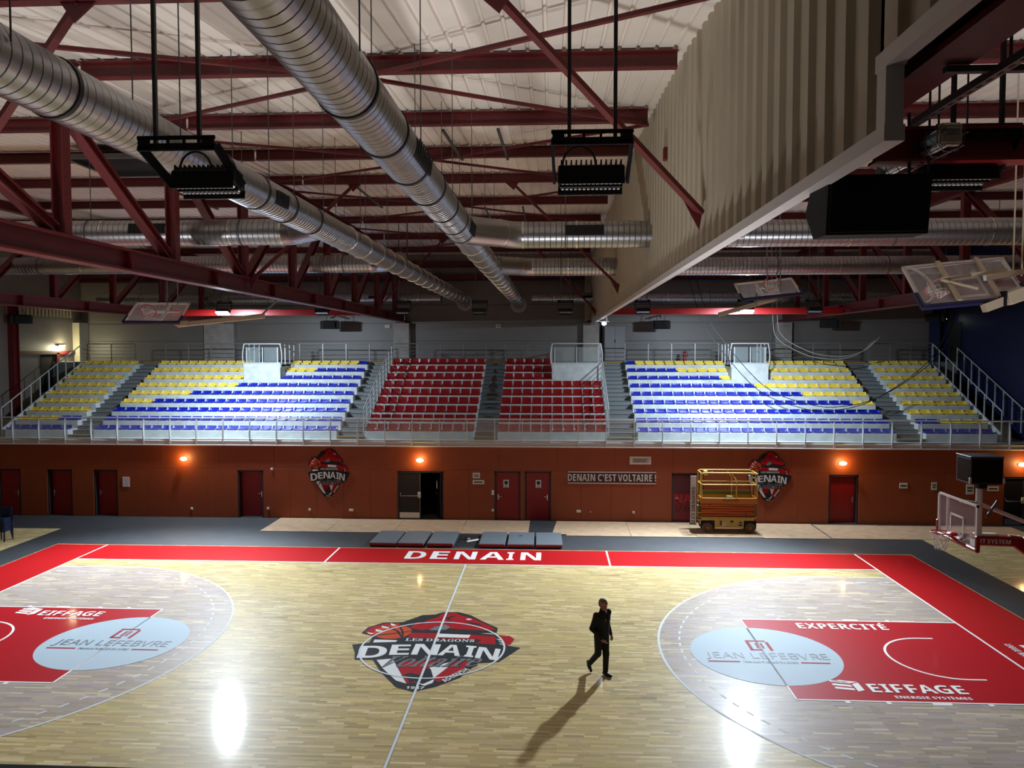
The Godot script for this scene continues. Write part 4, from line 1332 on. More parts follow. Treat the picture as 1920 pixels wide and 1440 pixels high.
func lift() -> void:
	var t := thing("scissor_lift", "yellow scissor lift parked on the pale board before the orange wall", "lift", Vector3(10.15, 0.022, -12.95))
	put("chassis", MB.new().cbox(Vector3(0, 0.40, 0), Vector3(2.05, 0.42, 0.78), 0.03), M.lift_pale, t)
	put("chassis_lip", MB.new().cbox(Vector3(0, 0.62, 0.0), Vector3(2.24, 0.05, 0.84), 0.012), M.lift_pale, t)
	put("wheel_arch", MB.new().cbox(Vector3(-0.83, 0.33, 0.385), Vector3(0.56, 0.34, 0.03), 0.01).cbox(Vector3(0.87, 0.33, 0.385), Vector3(0.5, 0.34, 0.03), 0.01), M.black, t)
	for sx in [-0.85, 0.87]:
		for sz in [-0.36, 0.38]:
			var wh := Transform3D(Basis(Vector3(1, 0, 0), PI / 2), Vector3(sx, 0.21, sz - 0.06))
			var w := put("wheel", MB.new().lathe([Vector2(0.12, 0.0), Vector2(0.19, 0.0), Vector2(0.21, 0.03), Vector2(0.21, 0.11), Vector2(0.19, 0.14), Vector2(0.12, 0.14), Vector2(0.10, 0.12), Vector2(0.0, 0.12)], wh, 22), M.tyre, t)
			put("hub", MB.new().lathe([Vector2(0.0, 0.15), Vector2(0.06, 0.145), Vector2(0.07, 0.12)], wh, 12), M.lift_orange, w)
	put("decal", MB.new().span(Vector3(-0.33, 0.3, 0.391), Vector3(-0.27, 0.5, 0.395)).span(Vector3(0.08, 0.42, 0.391), Vector3(0.2, 0.5, 0.395)).span(Vector3(0.42, 0.28, 0.391), Vector3(0.56, 0.35, 0.395)).span(Vector3(0.42, 0.4, 0.391), Vector3(0.56, 0.45, 0.395)), M.ink, t)
	put("decal_pale", MB.new().span(Vector3(-0.22, 0.28, 0.391), Vector3(-0.08, 0.4, 0.395)), M.paper, t)
	put("panel_line", MB.new().span(Vector3(-0.38, 0.22, 0.389), Vector3(-0.37, 0.6, 0.393)), M.lift_orange, t)
	# folded scissor arms: five pairs of flat bars, slightly sloping to either side
	for i in 5:
		var y := 0.71 + i * 0.104
		for sz in [-0.3, 0.33]:
			var s := 1.0 if i % 2 == 0 else -1.0
			put("scissor_arm", MB.new().cbox(Vector3(-0.02, y, sz), Vector3(2.14, 0.088, 0.06), 0.008, Basis(Vector3(0, 0, 1), s * 0.007)), M.lift_orange, t)
			put("scissor_arm", MB.new().cbox(Vector3(0.0, y + 0.012, sz - 0.09), Vector3(2.1, 0.08, 0.05), 0.008, Basis(Vector3(0, 0, 1), -s * 0.01)), M.lift_orange, t)
	put("scissor_pin", MB.new().box(Vector3(-0.75, 1.16, 0.37), Vector3(0.05, 0.07, 0.02)).box(Vector3(0.72, 0.74, 0.37), Vector3(0.04, 0.1, 0.02)), M.ink, t)
	put("hose_box", MB.new().cbox(Vector3(1.08, 0.95, 0.25), Vector3(0.14, 0.55, 0.2), 0.02).cbox(Vector3(-1.12, 0.9, 0.1), Vector3(0.16, 0.75, 0.3), 0.02), M.lift_deck, t)
	put("ladder_rung", MB.new().box(Vector3(-1.17, 1.1, 0.3), Vector3(0.14, 0.03, 0.1)).box(Vector3(-1.17, 0.8, 0.3), Vector3(0.14, 0.03, 0.1)).box(Vector3(-1.17, 0.5, 0.3), Vector3(0.14, 0.03, 0.1)), M.lift_pale, t)
	put("platform_side", MB.new().cbox(Vector3(0.02, 1.31, 0.41), Vector3(2.26, 0.24, 0.05), 0.01).cbox(Vector3(0.02, 1.31, -0.41), Vector3(2.26, 0.24, 0.05), 0.01).cbox(Vector3(1.13, 1.31, 0), Vector3(0.05, 0.24, 0.84), 0.01).cbox(Vector3(-1.09, 1.31, 0), Vector3(0.05, 0.24, 0.84), 0.01), M.lift_yellow, t)
	put("platform_deck", MB.new().span(Vector3(-1.1, 1.22, -0.4), Vector3(1.12, 1.26, 0.4)), M.lift_deck, t)
	put("toe_board", MB.new().span(Vector3(-1.1, 1.42, -0.43), Vector3(1.12, 1.58, -0.41)), M.lift_deck, t)
	words("side_lettering", "KILOUTOU", 0.6, 0.07, Transform3D(Basis(), Vector3(-0.22, 1.3, 0.436)), M.ink, t)
	for sz in [-0.42, 0.42]:
		put("guard_rail", MB.new().tube([Vector3(-1.09, 1.43, sz), Vector3(-1.09, 2.38, sz), Vector3(-1.02, 2.45, sz), Vector3(1.04, 2.45, sz), Vector3(1.13, 2.36, sz), Vector3(1.13, 1.43, sz)], 0.026, 8), M.lift_pale, t)
		put("guard_rail", MB.new().tube([Vector3(-1.09, 1.97, sz), Vector3(1.13, 1.97, sz)], 0.022, 8), M.lift_pale, t)
		put("guard_post", MB.new().tube([Vector3(0.1, 2.44, sz), Vector3(0.26, 2.2, sz), Vector3(0.3, 2.1, sz), Vector3(0.3, 1.43, sz)], 0.022, 8), M.lift_pale, t)
	for sx in [-1.09, 1.13]:
		for y in [2.42, 1.97]:
			put("guard_rail", MB.new().tube([Vector3(sx, y, -0.42), Vector3(sx, y, 0.42)], 0.022, 8), M.lift_pale, t)
		put("guard_post", MB.new().tube([Vector3(sx, 1.43, 0.1), Vector3(sx, 2.42, 0.1)], 0.02, 8), M.lift_pale, t)
	put("control_box", MB.new().cbox(Vector3(-0.8, 2.33, -0.34), Vector3(0.16, 0.2, 0.14), 0.02), M.lift_pale, t)
	put("plate", MB.new().cbox(Vector3(-0.5, 2.35, -0.44), Vector3(0.07, 0.08, 0.01), 0.003), M.paper, t)
	put("document_tube", MB.new().tube([Vector3(1.02, 1.95, -0.3), Vector3(1.0, 2.25, -0.3)], 0.045, 8), M.paper, t)
	put("toolbox", MB.new().cbox(Vector3(0.1, 1.38, 0.1), Vector3(0.25, 0.16, 0.2), 0.02), M.lift_deck, t)


# ------------------------------------------------------------------ baskets
func net(r: float, l: float) -> MB:
	# a tapering net of crossing cords
	var m := MB.new()
	var n := 10
	var lv := 4
	for i in n:
		for dirn in [-1, 1]:
			var pts: Array = []
			for k in lv + 1:
				var a: float = TAU * (i + dirn * k * 0.5) / n
				var rr := lerpf(r, r * 0.52, pow(float(k) / lv, 0.7))
				pts.append(Vector3(cos(a) * rr, -l * k / lv, sin(a) * rr))
			m.tube(pts, 0.008, 4, false, false)
	return m


func rim(t: Node3D, at: Vector3, bs: Basis, m: Material, hang: Vector3, torn := 0.0) -> void:
	var pts: Array = []
	for i in 24:
		pts.append(at + bs * Vector3(cos(TAU * i / 24) * 0.225, 0, sin(TAU * i / 24) * 0.225))
	put("rim", MB.new().tube(pts, 0.014, 8, true), m, t)
	var o := put("net", net(0.225, 0.42), M.net, t)
	var y := -hang.normalized()
	var x := y.cross(Vector3(0, 0, 1)).normalized()
	o.transform = Transform3D(Basis(x, y, x.cross(y)), at)
	if torn > 0: o.scale.y = torn


# board in its own axes: u across, v up the board, w out of its face
func board(t: Node3D, c: Vector3, u: Vector3, v: Vector3, pad: Material, pane: Material) -> void:
	var w := u.cross(v).normalized()
	var b := Basis(u, v, w)
	put("glass_pane", MB.new().box(c, Vector3(1.74, 1.0, 0.02), b), pane, t)
	var f := MB.new()
	for s in [-1, 1]:
		f.box(c + u * s * 0.875, Vector3(0.05, 1.05, 0.05), b)
		f.box(c + v * s * 0.50, Vector3(1.8, 0.05, 0.05), b)
	put("frame", f, M.trim_white, t)
	var q := MB.new()
	for s in [-1, 1]:
		q.box(c + u * s * 0.29 - v * 0.12 + w * 0.013, Vector3(0.05, 0.45, 0.006), b)
	q.box(c - v * -0.10 + w * 0.013, Vector3(0.63, 0.05, 0.006), b)
	q.box(c - v * 0.345 + w * 0.013, Vector3(0.63, 0.05, 0.006), b)
	put("target_square", q, M.trim_white, t)
	var p := MB.new()
	p.cbox(c - v * 0.53, Vector3(1.86, 0.09, 0.10), 0.02, b)
	for s in [-1, 1]:
		p.cbox(c + u * s * 0.90 - v * 0.36, Vector3(0.08, 0.36, 0.10), 0.02, b)
	put("edge_pad", p, pad, t)


func hoops() -> void:
	var t := thing("basketball_hoop", "portable basketball hoop with red padded arm, white net and clear backboard", "basketball hoop", Vector3(17.0, 0.006, -0.15))
	var L := func(x: float, y: float, z: float) -> Vector3: return Vector3(x - 17.0, y, z + 0.15)
	board(t, L.call(12.78, 3.35, -0.15), Vector3(0, 0, 1), Vector3(0, 1, 0), M.pad_red, M.board_glass)
	rim(t, L.call(12.40, 3.04, -0.15), Basis(), M.hoop_red, Vector3(0, -1, 0))
	put("rim_bracket", MB.new().cbox(L.call(12.67, 3.0, -0.15), Vector3(0.2, 0.08, 0.16), 0.02).bar(L.call(12.76, 2.86, -0.15), L.call(12.55, 3.0, -0.15), 0.14, 0.06), M.hoop_red, t)
	put("board_plate", MB.new().box(L.call(12.765, 2.98, 0.58), Vector3(0.006, 0.15, 0.22)), M.paper, t)
	put("padded_arm", MB.new().cbox(L.call(13.55, 2.86, -0.15), Vector3(1.4, 0.24, 0.26), 0.04, Basis(Vector3(0, 0, 1), -0.03)).bar(L.call(14.2, 2.84, -0.15), L.call(16.6, 1.1, -0.15), 0.26, 0.3), M.pad_red, t)
	words("arm_lettering", "SPORT SYSTEM", 1.05, 0.10, Transform3D(Basis(Vector3(0, 0, 1), -0.03), L.call(12.92, 2.83, -0.01)), M.paper, t)
	put("arm_top", MB.new().cbox(L.call(13.45, 3.0, -0.15), Vector3(0.5, 0.06, 0.2), 0.015).bar(L.call(14.0, 2.98, -0.15), L.call(16.6, 2.6, -0.15), 0.1, 0.05), M.cream, t)
	put("pole", MB.new().tube([L.call(13.28, 2.96, -0.15), L.call(13.28, 4.12, -0.15)], 0.075, 14), M.trim_white, t)
	put("top_brace", MB.new().tube([L.call(12.84, 3.80, -0.15), L.call(13.3, 3.74, -0.15), L.call(16.6, 2.42, -0.15)], 0.05, 10), M.trim_white, t)
	put("clamp", MB.new().tube([L.call(13.36, 3.45, 0.02), L.call(13.62, 3.85, 0.02)], 0.03, 8), M.galv, t)
	put("rear_frame", MB.new().bar(L.call(12.88, 2.9, -0.8), L.call(12.88, 3.8, -0.8), 0.05, 0.05).bar(L.call(12.88, 2.9, 0.5), L.call(12.88, 3.8, 0.5), 0.05, 0.05), M.trim_white, t)
	put("upright", MB.new().bar(L.call(16.6, 0.5, -0.15), L.call(16.6, 2.6, -0.15), 0.2, 0.2), M.pad_red, t)
	put("base", MB.new().cbox(L.call(17.2, 0.45, -0.15), Vector3(2.2, 0.85, 1.3), 0.04), M.pad_red, t)
	put("wheel", MB.new().lathe([Vector2(0, -0.65), Vector2(0.1, -0.65), Vector2(0.1, 0.65), Vector2(0, 0.65)], Transform3D(Basis(Vector3(1, 0, 0), PI / 2), L.call(16.4, 0.1, -0.15)), 14), M.black, t)
	var c := thing("shot_clock", "black shot clock cube on a white pole above the portable hoop", "shot clock", Vector3(13.34, 4.12, -0.28))
	put("case", MB.new().cbox(Vector3(0, 0.45, 0), Vector3(0.76, 0.64, 0.66), 0.012), M.black, c)
	put("top_lid", MB.new().cbox(Vector3(0, 0.785, 0), Vector3(0.79, 0.03, 0.69), 0.01), M.galv, c)
	put("stem", MB.new().cbox(Vector3(0, 0.07, 0.1), Vector3(0.2, 0.14, 0.2), 0.02), M.black, c)
	put("screen", MB.new().span(Vector3(-0.34, 0.18, 0.328), Vector3(0.34, 0.72, 0.334)).span(Vector3(-0.384, 0.18, -0.28), Vector3(-0.378, 0.72, 0.28)), mat("screen_off", Color(0.012, 0.012, 0.014), 0.25), c)
	put("corner_light", MB.new().cbox(Vector3(-0.39, 0.22, 0.33), Vector3(0.05, 0.14, 0.05), 0.01).cbox(Vector3(0.39, 0.22, 0.33), Vector3(0.05, 0.14, 0.05), 0.01), M.cream, c)
	# folded baskets under the roof
	t = thing("folded_hoop", "ceiling basketball hoop folded flat, left, beside the bright left lamp", "basketball hoop", Vector3(-9.73, 8.34, -5.0), "folded ceiling hoops")
	var u := Vector3(1, -0.01, 0.0).normalized()
	var v := Vector3(0.0, 0.62, -0.78).normalized()
	var cc := v * 0.53
	board(t, cc, u, v, M.pad_blue, M.board_glass)
	var n := u.cross(v).normalized()
	rim(t, cc - v * 0.3 + n * 0.3 + u * -0.05, Basis(u, v, n), M.hoop_red, Vector3(0, -0.6, 0.2), 0.45)
	put("rear_frame", MB.new().bar(cc - v * 0.5 + u * 0.22 - n * 0.06, cc + v * 0.5 + u * 0.22 - n * 0.06, 0.06, 0.06).bar(cc - u * 0.3 + v * 0.1 - n * 0.06, cc + u * 0.7 + v * 0.1 - n * 0.06, 0.05, 0.05), M.cream, t)
	put("folding_arm", MB.new().cbox(Vector3(2.2, 0.06, -0.15), Vector3(2.85, 0.15, 0.14), 0.02, Basis(Vector3(0, 0, 1), 0.10)).cbox(Vector3(0.95, -0.03, -0.12), Vector3(0.4, 0.16, 0.2), 0.02), M.cream, t)
	put("link_rod", MB.new().bar(Vector3(3.5, 0.2, -0.15), Vector3(4.2, 0.85, -0.15), 0.05, 0.05), M.rail_dull, t)
	for x in [0.2, 0.55]:
		put("hanger_rod", MB.new().bar(Vector3(x, 0.6, -0.7), Vector3(x, 4.72, -0.7), 0.03, 0.03), M.rail_dull, t)
	t = thing("folded_hoop", "ceiling basketball hoop folded flat, right, above the bright right lamp", "basketball hoop", Vector3(9.66, 9.07, -5.0), "folded ceiling hoops")
	u = Vector3(1.0, 0.10, 0.0).normalized()
	v = (Vector3(-0.13, 0.55, -0.9)).normalized()
	v = (v - u * v.dot(u)).normalized()
	n = u.cross(v).normalized()
	cc = v * 0.53
	board(t, cc, u, v, M.pad_blue, M.board_glass)
	rim(t, cc - v * 0.30 + n * 0.36, Basis(u, v, n), M.hoop_red, Vector3(0, -1, 0.15), 0.7)
	put("rear_frame", MB.new().bar(cc - v * 0.5 - u * 0.22 - n * 0.06, cc + v * 0.5 - u * 0.22 - n * 0.06, 0.06, 0.06), M.cream, t)
	put("folding_arm", MB.new().cbox(Vector3(-0.75, -0.30, -0.1), Vector3(1.75, 0.13, 0.13), 0.02, Basis(Vector3(0, 0, 1), 0.27)).cbox(Vector3(-0.15, -0.12, -0.1), Vector3(0.6, 0.10, 0.2), 0.02, Basis(Vector3(0, 0, 1), 0.2)), M.cream, t)
	for x in [-0.1, 0.3]:
		put("hanger_rod", MB.new().bar(Vector3(x, -0.05, -0.2), Vector3(x, 4.03, -0.5), 0.03, 0.03), M.rail_dull, t)
	put("link_rod", MB.new().bar(Vector3(-0.5, -0.22, -0.05), Vector3(-0.45, 0.1, -0.1), 0.04, 0.04), M.rail_dull, t)
	t = thing("folded_hoop", "large ceiling hoop at the right edge seen from behind, over the blue wall", "basketball hoop", Vector3(10.34, 8.29, 5.0), "folded ceiling hoops")
	u = Vector3(1.0, 0.09, 0.0).normalized()
	v = Vector3(0.25, 0.70, -0.62).normalized()
	v = (v - u * v.dot(u)).normalized()
	n = u.cross(v).normalized()
	cc = v * 0.53
	board(t, cc, -u, v, M.pad_blue, M.board_glass)
	var dd := PackedVector2Array([Vector2(-0.84, -0.48)])
	for i in 9:
		var a := -PI / 2 + PI * i / 8.0
		dd.append(Vector2(-0.84 + 0.26 * cos(a), 0.46 * sin(a)))
	dd.append(Vector2(-0.84, 0.48))
	var stiff := MB.new()
	for i in range(1, dd.size() - 1):
		stiff.bar(cc + u * dd[i].x + v * dd[i].y + n * 0.03, cc + u * dd[i + 1].x + v * dd[i + 1].y + n * 0.03, 0.05, 0.04)
	put("stiffener", stiff, M.trim_white, t)
	put("rear_frame", MB.new().bar(cc - v * 0.5 - u * 0.28 + n * 0.06, cc + v * 0.52 - u * 0.28 + n * 0.06, 0.08, 0.05).bar(cc - v * 0.5 + u * 0.4 + n * 0.06, cc + v * 0.52 + u * 0.4 + n * 0.06, 0.07, 0.05).bar(cc - u * 0.42 + v * 0.02 + n * 0.1, cc + u * 0.75 + v * 0.1 + n * 0.1, 0.06, 0.06).bar(cc - u * 0.42 + v * 0.0 + n * 0.1, cc + u * 0.1 - v * 0.3 + n * 0.1, 0.04, 0.04), M.cream, t)
	put("folding_arm", MB.new().bar(Vector3(0.12, -0.1, 0.02), Vector3(1.25, 0.33, 0.05), 0.16, 0.15).bar(Vector3(0.95, 0.20, 0.05), Vector3(5.2, 0.95, 0.1), 0.15, 0.14).cbox(Vector3(0.62, 0.11, 0.05), Vector3(0.3, 0.24, 0.2), 0.02, Basis(Vector3(0, 0, 1), 0.35)), M.cream, t)
	put("link_rod", MB.new().bar(Vector3(0.3, 0.45, -0.3), Vector3(1.3, 0.62, -0.2), 0.12, 0.1).bar(Vector3(1.2, 0.5, -0.2), Vector3(5.0, 1.05, -0.2), 0.08, 0.08), M.cream, t)
	for x in [0.9, 1.05]:
		put("hanger_rod", MB.new().bar(Vector3(x, 0.5, -0.5), Vector3(x, 4.22, -0.5), 0.02, 0.02), M.cream, t)
	rim(t, cc + v * 0.22 - n * 0.3 - u * 0.25, Basis(u, v, n), M.hoop_red, Vector3(-0.2, -0.6, -0.3), 0.4)
	put("strap", MB.new().box(Vector3(0.42, 0.06, 0.06), Vector3(0.03, 0.26, 0.2)).box(Vector3(0.80, 0.2, 0.06), Vector3(0.03, 0.2, 0.2)).box(Vector3(0.95, 0.25, 0.06), Vector3(0.03, 0.2, 0.2)), M.black, t)
# ------------------------------------------------------------------ floodlights and other things under the roof
func floodlight(x: float, y: float, z: float, dir: float, lit: bool, label: String, aim := Vector3.ZERO, sway := 0.0) -> void:
	# dir: the way the lamp leans towards the court's middle (+1 towards +z)
	var t := thing("floodlight", label, "floodlight", Vector3(x, y, z), "hanging floodlights")
	var top := y_roof(z) - y
	for sx in [-0.19, 0.19]:
		put("hanger_strap", MB.new().bar(Vector3(sx, 0.02, 0), Vector3(sx, top, 0), 0.035, 0.03), M.galv_dark, t)
	var holes := MB.new()
	for i in 26:
		for s in [-0.19, 0.19]:
			for fz in [-1, 1]:
				holes.box(Vector3(s, 0.2 + i * 0.1, 0.0155 * fz), Vector3(0.014, 0.05, 0.002))
	if z > 0.0:
		var h := put("strap_hole", holes, M.paper, t)
		h.set_meta("kind", "stuff")
	put("bracket_bar", MB.new().cbox(Vector3(0, 0.0, 0.0), Vector3(0.68, 0.035, 0.06), 0.008).cbox(Vector3(0, 0.06, 0.03), Vector3(0.68, 0.035, 0.02), 0.006).cbox(Vector3(0, -0.03, 0.03), Vector3(0.68, 0.045, 0.02), 0.006).box(Vector3(-0.28, 0.015, 0.03), Vector3(0.1, 0.1, 0.02)).box(Vector3(0.28, 0.015, 0.03), Vector3(0.1, 0.1, 0.02)).box(Vector3(-0.07, 0.015, 0.03), Vector3(0.02, 0.1, 0.02)).box(Vector3(0.07, 0.015, 0.03), Vector3(0.02, 0.1, 0.02)), M.black, t)
	var drop := 0.44 if dir > 0 else 0.30
	for s in [-1, 1]:
		put("side_arm", MB.new().bar(Vector3(s * 0.33, 0.0, 0), Vector3(s * 0.31 + sway, -drop, dir * 0.22), 0.02, 0.08), M.black, t)
	var b := Basis(Vector3(1, 0, 0), -0.42 if dir > 0 else -0.16)
	var c := Vector3(sway, -drop + 0.01, dir * 0.22)
	put("lamp_body", MB.new().cbox(c + b * Vector3(0, 0.04, 0), Vector3(0.56, 0.11, 0.26), 0.012, b), M.black, t)
	var fins := MB.new()
	for i in 13:
		fins.box(c + b * Vector3(-0.252 + i * 0.042, 0.115, 0), Vector3(0.012, 0.05, 0.24), b)
	put("cooling_fin", fins, M.black, t)
	if lit:
		put("lit_panel", MB.new().cbox(c + b * Vector3(0, -0.035, 0), Vector3(0.56, 0.05, 0.27), 0.01, b), M.led_on, t)
		var sp := SpotLight3D.new()
		sp.name = "court_beam"
		sp.light_color = Color(0.88, 0.94, 1.0)
		sp.light_energy = BEAM if x > 0 else BEAM_LEFT
		sp.light_size = 0.26
		sp.spot_angle = 53.0 if x > 0 else 49.0
		sp.spot_angle_attenuation = 1.0
		sp.spot_range = 80.0
		sp.spot_attenuation = 2.0
		sp.shadow_enabled = true
		t.add_child(sp)
		sp.position = c + b * Vector3(0, -0.16, 0)
		sp.look_at_from_position(sp.position + t.position, aim, Vector3.UP)
		var ar := AreaLight3D.new()
		ar.name = "spill_light"
		ar.light_color = Color(0.86, 0.93, 1.0)
		ar.light_energy = SPILL
		ar.area_size = Vector2(0.56, 0.27)
		ar.area_range = 60.0
		ar.shadow_enabled = true
		t.add_child(ar)
		ar.position = c + Vector3(0, -0.14, 0)
		ar.rotation = Vector3(-PI / 2 + 0.3, 0, 0)
	else:
		put("reflector", MB.new().cbox(c + b * Vector3(0, -0.03, -0.065), Vector3(0.52, 0.025, 0.07), 0.006, b).cbox(c + b * Vector3(0, -0.03, 0.065), Vector3(0.52, 0.025, 0.07), 0.006, b), M.led_off, t)
		var led := MB.new()
		for i in 14:
			for s in [-0.065, 0.065]:
				led.box(c + b * Vector3(-0.24 + i * 0.037, -0.046, s), Vector3(0.022, 0.01, 0.03), b)
		if z > 0.0: put("led_row", led, M.paper, t)
		put("hood", MB.new().box(c + b * Vector3(0, -0.03, 0.0), Vector3(0.54, 0.05, 0.012), b).box(c + b * Vector3(0, -0.04, 0.13), Vector3(0.56, 0.07, 0.012), b).box(c + b * Vector3(0, -0.04, -0.13), Vector3(0.56, 0.07, 0.012), b), M.black, t)
	if z > 0.0:
		var loop: Array = []
		for i in 13:
			var a := PI * 1.1 - 1.2 * PI * i / 12.0
			loop.append(c + Vector3(-0.1 + 0.14 * cos(a), 0.14 + 0.15 * sin(a), 0.02))
		put("cable", MB.new().tube(loop, 0.01, 6), M.cable, t)


func y_roof(z: float) -> float:
	for i in PZ.size() - 1:
		if z <= PZ[i] and z >= PZ[i + 1]:
			return lerpf(PY[i], PY[i + 1], (PZ[i] - z) / (PZ[i] - PZ[i + 1])) + 0.33
	return 12.8


func roof_things() -> void:
	var fx := [-13.9, -11.25, -6.9, -3.4, -0.1, 3.55, 6.8, 11.1, 13.9]
	var fn := ["far hanging floodlight behind the left folded hoop", "bright lit floodlight hanging before the left red cross beam", "far black floodlight hanging left of the left lattice truss end", "far black floodlight hanging under the end of the left truss", "far black floodlight between the ends of the two big ducts", "far black floodlight just left of the beige cladding", "far black floodlight just right of the beige cladding", "bright lit floodlight hanging before the right red cross beam", "far black floodlight at the right, before the right truss"]
	for i in fx.size():
		var lit: bool = i == 1 or i == 7
		var s := signf(fx[i])
		floodlight(fx[i], 9.50, -14.1, 1.0, lit, fn[i], Vector3(5.0 if s > 0 else -11.0, 0.0, -2.0))
	var nn := ["near black floodlight hanging in front of the left duct", "near black floodlight hanging on slotted straps before the beige cladding", "near black floodlight at the right edge above the loudspeaker"]
	for i in 3:
		floodlight([-0.22, 3.3, 6.4][i], 9.22, 12.35, -1.0, false, nn[i], Vector3.ZERO, [0.16, 0.0, -0.05][i])
	# small bright lamp at the far lower corner of the cladding
	var t := thing("work_lamp", "small bright white lamp under the far end of the beige cladding", "lamp", Vector3(5.45, 8.70, -18.0))
	put("lamp_head", MB.new().lathe([Vector2(0, -0.10), Vector2(0.09, -0.07), Vector2(0.12, 0.0), Vector2(0.09, 0.05), Vector2(0, 0.07)], Transform3D(), 14), M.lamp_white, t)
	put("bracket", MB.new().bar(Vector3(-0.2, 0.09, 0), Vector3(0.25, 0.09, 0), 0.05, 0.03).bar(Vector3(0.12, 0.09, 0), Vector3(0.12, 0.42, 0), 0.04, 0.04), M.rail, t)
	var l := OmniLight3D.new()
	l.name = "work_glow"
	l.light_color = Color(0.95, 0.97, 1.0)
	l.light_energy = 0.6
	l.light_size = 0.1
	l.omni_range = 60.0
	l.omni_attenuation = 2.0
	l.shadow_enabled = true
	t.add_child(l)
	l.position = Vector3(0, -0.02, 0)
	# guarded tube lamp
	t = thing("caged_lamp", "unlit tube lamp in a wire cage, hanging right of the beige cladding", "lamp", Vector3(6.0, 9.12, 12.2))
	put("lamp_cover", MB.new().cbox(Vector3(0, 0.02, 0), Vector3(0.16, 0.09, 1.15), 0.03), M.rail_dull, t)
	put("tube", MB.new().tube([Vector3(0.0, -0.05, -0.54), Vector3(0.0, -0.05, 0.54)], 0.03, 10), M.switch, t)
	put("end_cap", MB.new().cbox(Vector3(0, 0.0, -0.58), Vector3(0.18, 0.16, 0.06), 0.02), M.rail_dull, t)
	put("end_cap", MB.new().cbox(Vector3(0, 0.0, 0.52), Vector3(0.17, 0.17, 0.08), 0.02), M.cream, t)
	var cage := MB.new()
	for i in 7:
		var z := -0.54 + i * 0.18
		cage.tube([Vector3(-0.1, 0.07, z), Vector3(-0.1, -0.06, z), Vector3(-0.05, -0.13, z), Vector3(0.05, -0.13, z), Vector3(0.1, -0.06, z), Vector3(0.1, 0.07, z)], 0.005, 4)
	for q in [[-0.1, 0.0], [-0.07, -0.1], [0.0, -0.13], [0.07, -0.1], [0.1, 0.0]]:
		cage.tube([Vector3(q[0], q[1], -0.6), Vector3(q[0], q[1], 0.6)], 0.005, 4)
	put("wire_cage", cage, M.galv, t)
	put("hanger", MB.new().bar(Vector3(0, 0.07, 0.35), Vector3(0, 2.45, 0.35), 0.012, 0.012).bar(Vector3(0.5, 0.15, -0.2), Vector3(0.5, 2.5, -0.2), 0.012, 0.012).bar(Vector3(-0.75, 0.12, -0.1), Vector3(0.9, 0.16, -0.1), 0.04, 0.03), M.galv_dark, t)
	# slotted strut channels beside the cladding
	t = thing("strut_channel", "slotted metal channel running under the roof right of the cladding corner", "channel", Vector3(5.75, 9.22, 13.6))
	put("channel", MB.new().bar(Vector3(0, 0, -0.9), Vector3(0, 0, 4.0), 0.06, 0.05), M.galv, t)
	var slots := MB.new()
	for i in 40:
		slots.box(Vector3(0, -0.0255, -0.85 + i * 0.12), Vector3(0.02, 0.002, 0.06))
	put("channel_slot", slots, M.black, t).set_meta("kind", "stuff")
	put("cross_channel", MB.new().bar(Vector3(-0.3, 0.03, 0.15), Vector3(0.3, 0.03, 0.15), 0.05, 0.04).bar(Vector3(-0.3, 0.03, 1.0), Vector3(0.3, 0.03, 1.0), 0.05, 0.04), M.galv_dark, t)
	put("hanger_rod", MB.new().bar(Vector3(0.02, 0, 0.3), Vector3(0.02, 2.2, 0.3), 0.014, 0.014).bar(Vector3(0.25, -0.3, -1.2), Vector3(0.25, 2.2, -1.2), 0.014, 0.014), M.galv_dark, t)
	# loudspeakers
	t = thing("loudspeaker", "large black loudspeaker hanging beside the lower edge of the beige cladding", "loudspeaker", Vector3(5.60, 8.66, 12.2), "hanging loudspeakers")
	put("cabinet", MB.new().prism(PackedVector2Array([Vector2(-0.24, 0.23), Vector2(0.10, 0.23), Vector2(0.25, 0.0), Vector2(0.08, -0.24), Vector2(-0.17, -0.24)]), 0.84, Transform3D(Basis(Vector3(0, 1, 0), PI / 2), Vector3(-0.42, 0, 0))), M.black, t)
	put("grille", MB.new().cbox(Vector3(0, -0.005, 0.213), Vector3(0.80, 0.44, 0.012), 0.004, Basis(Vector3(1, 0, 0), 0.148)), M.black_soft, t)
	put("rigging", MB.new().bar(Vector3(-0.3, 0.22, 0.1), Vector3(-0.3, 0.75, 0.1), 0.02, 0.02).bar(Vector3(0.3, 0.22, 0.1), Vector3(0.3, 0.75, 0.1), 0.02, 0.02), M.galv_dark, t)
	t.rotation = Vector3(0.0, 0.06, 0.02)
	var sp := [[-9.05, 8.80, -22.5, "grey loudspeaker on the back wall above the left landing box"], [8.75, 8.76, -22.5, "dark loudspeaker on the back wall right of the metal cupboard"], [17.55, 8.80, -22.5, "dark loudspeaker on the back wall at the right, above the yellow seats"], [22.9, 9.12, -22.3, "black loudspeaker in the corner before the blue wall"], [-23.7, 9.0, -18.6, "black loudspeaker on the red column at the left edge"]]
	for q in sp:
		var s := thing("wall_speaker", q[3], "loudspeaker", Vector3(q[0], q[1], q[2]), "back wall loudspeakers")
		put("cabinet", MB.new().prism(PackedVector2Array([Vector2(-0.5, 0.20), Vector2(0.5, 0.20), Vector2(0.5, 0.0), Vector2(0.32, -0.32), Vector2(-0.32, -0.32), Vector2(-0.5, 0.0)]), 0.42, Transform3D(Basis(Vector3(1, 0, 0), -PI / 2) * Basis(Vector3(0, 0, 1), PI), Vector3(0, -0.2, 0))), M.black, s)
		put("grille", MB.new().cbox(Vector3(0, 0.02, 0.325), Vector3(0.62, 0.4, 0.015), 0.005), M.black_soft, s)
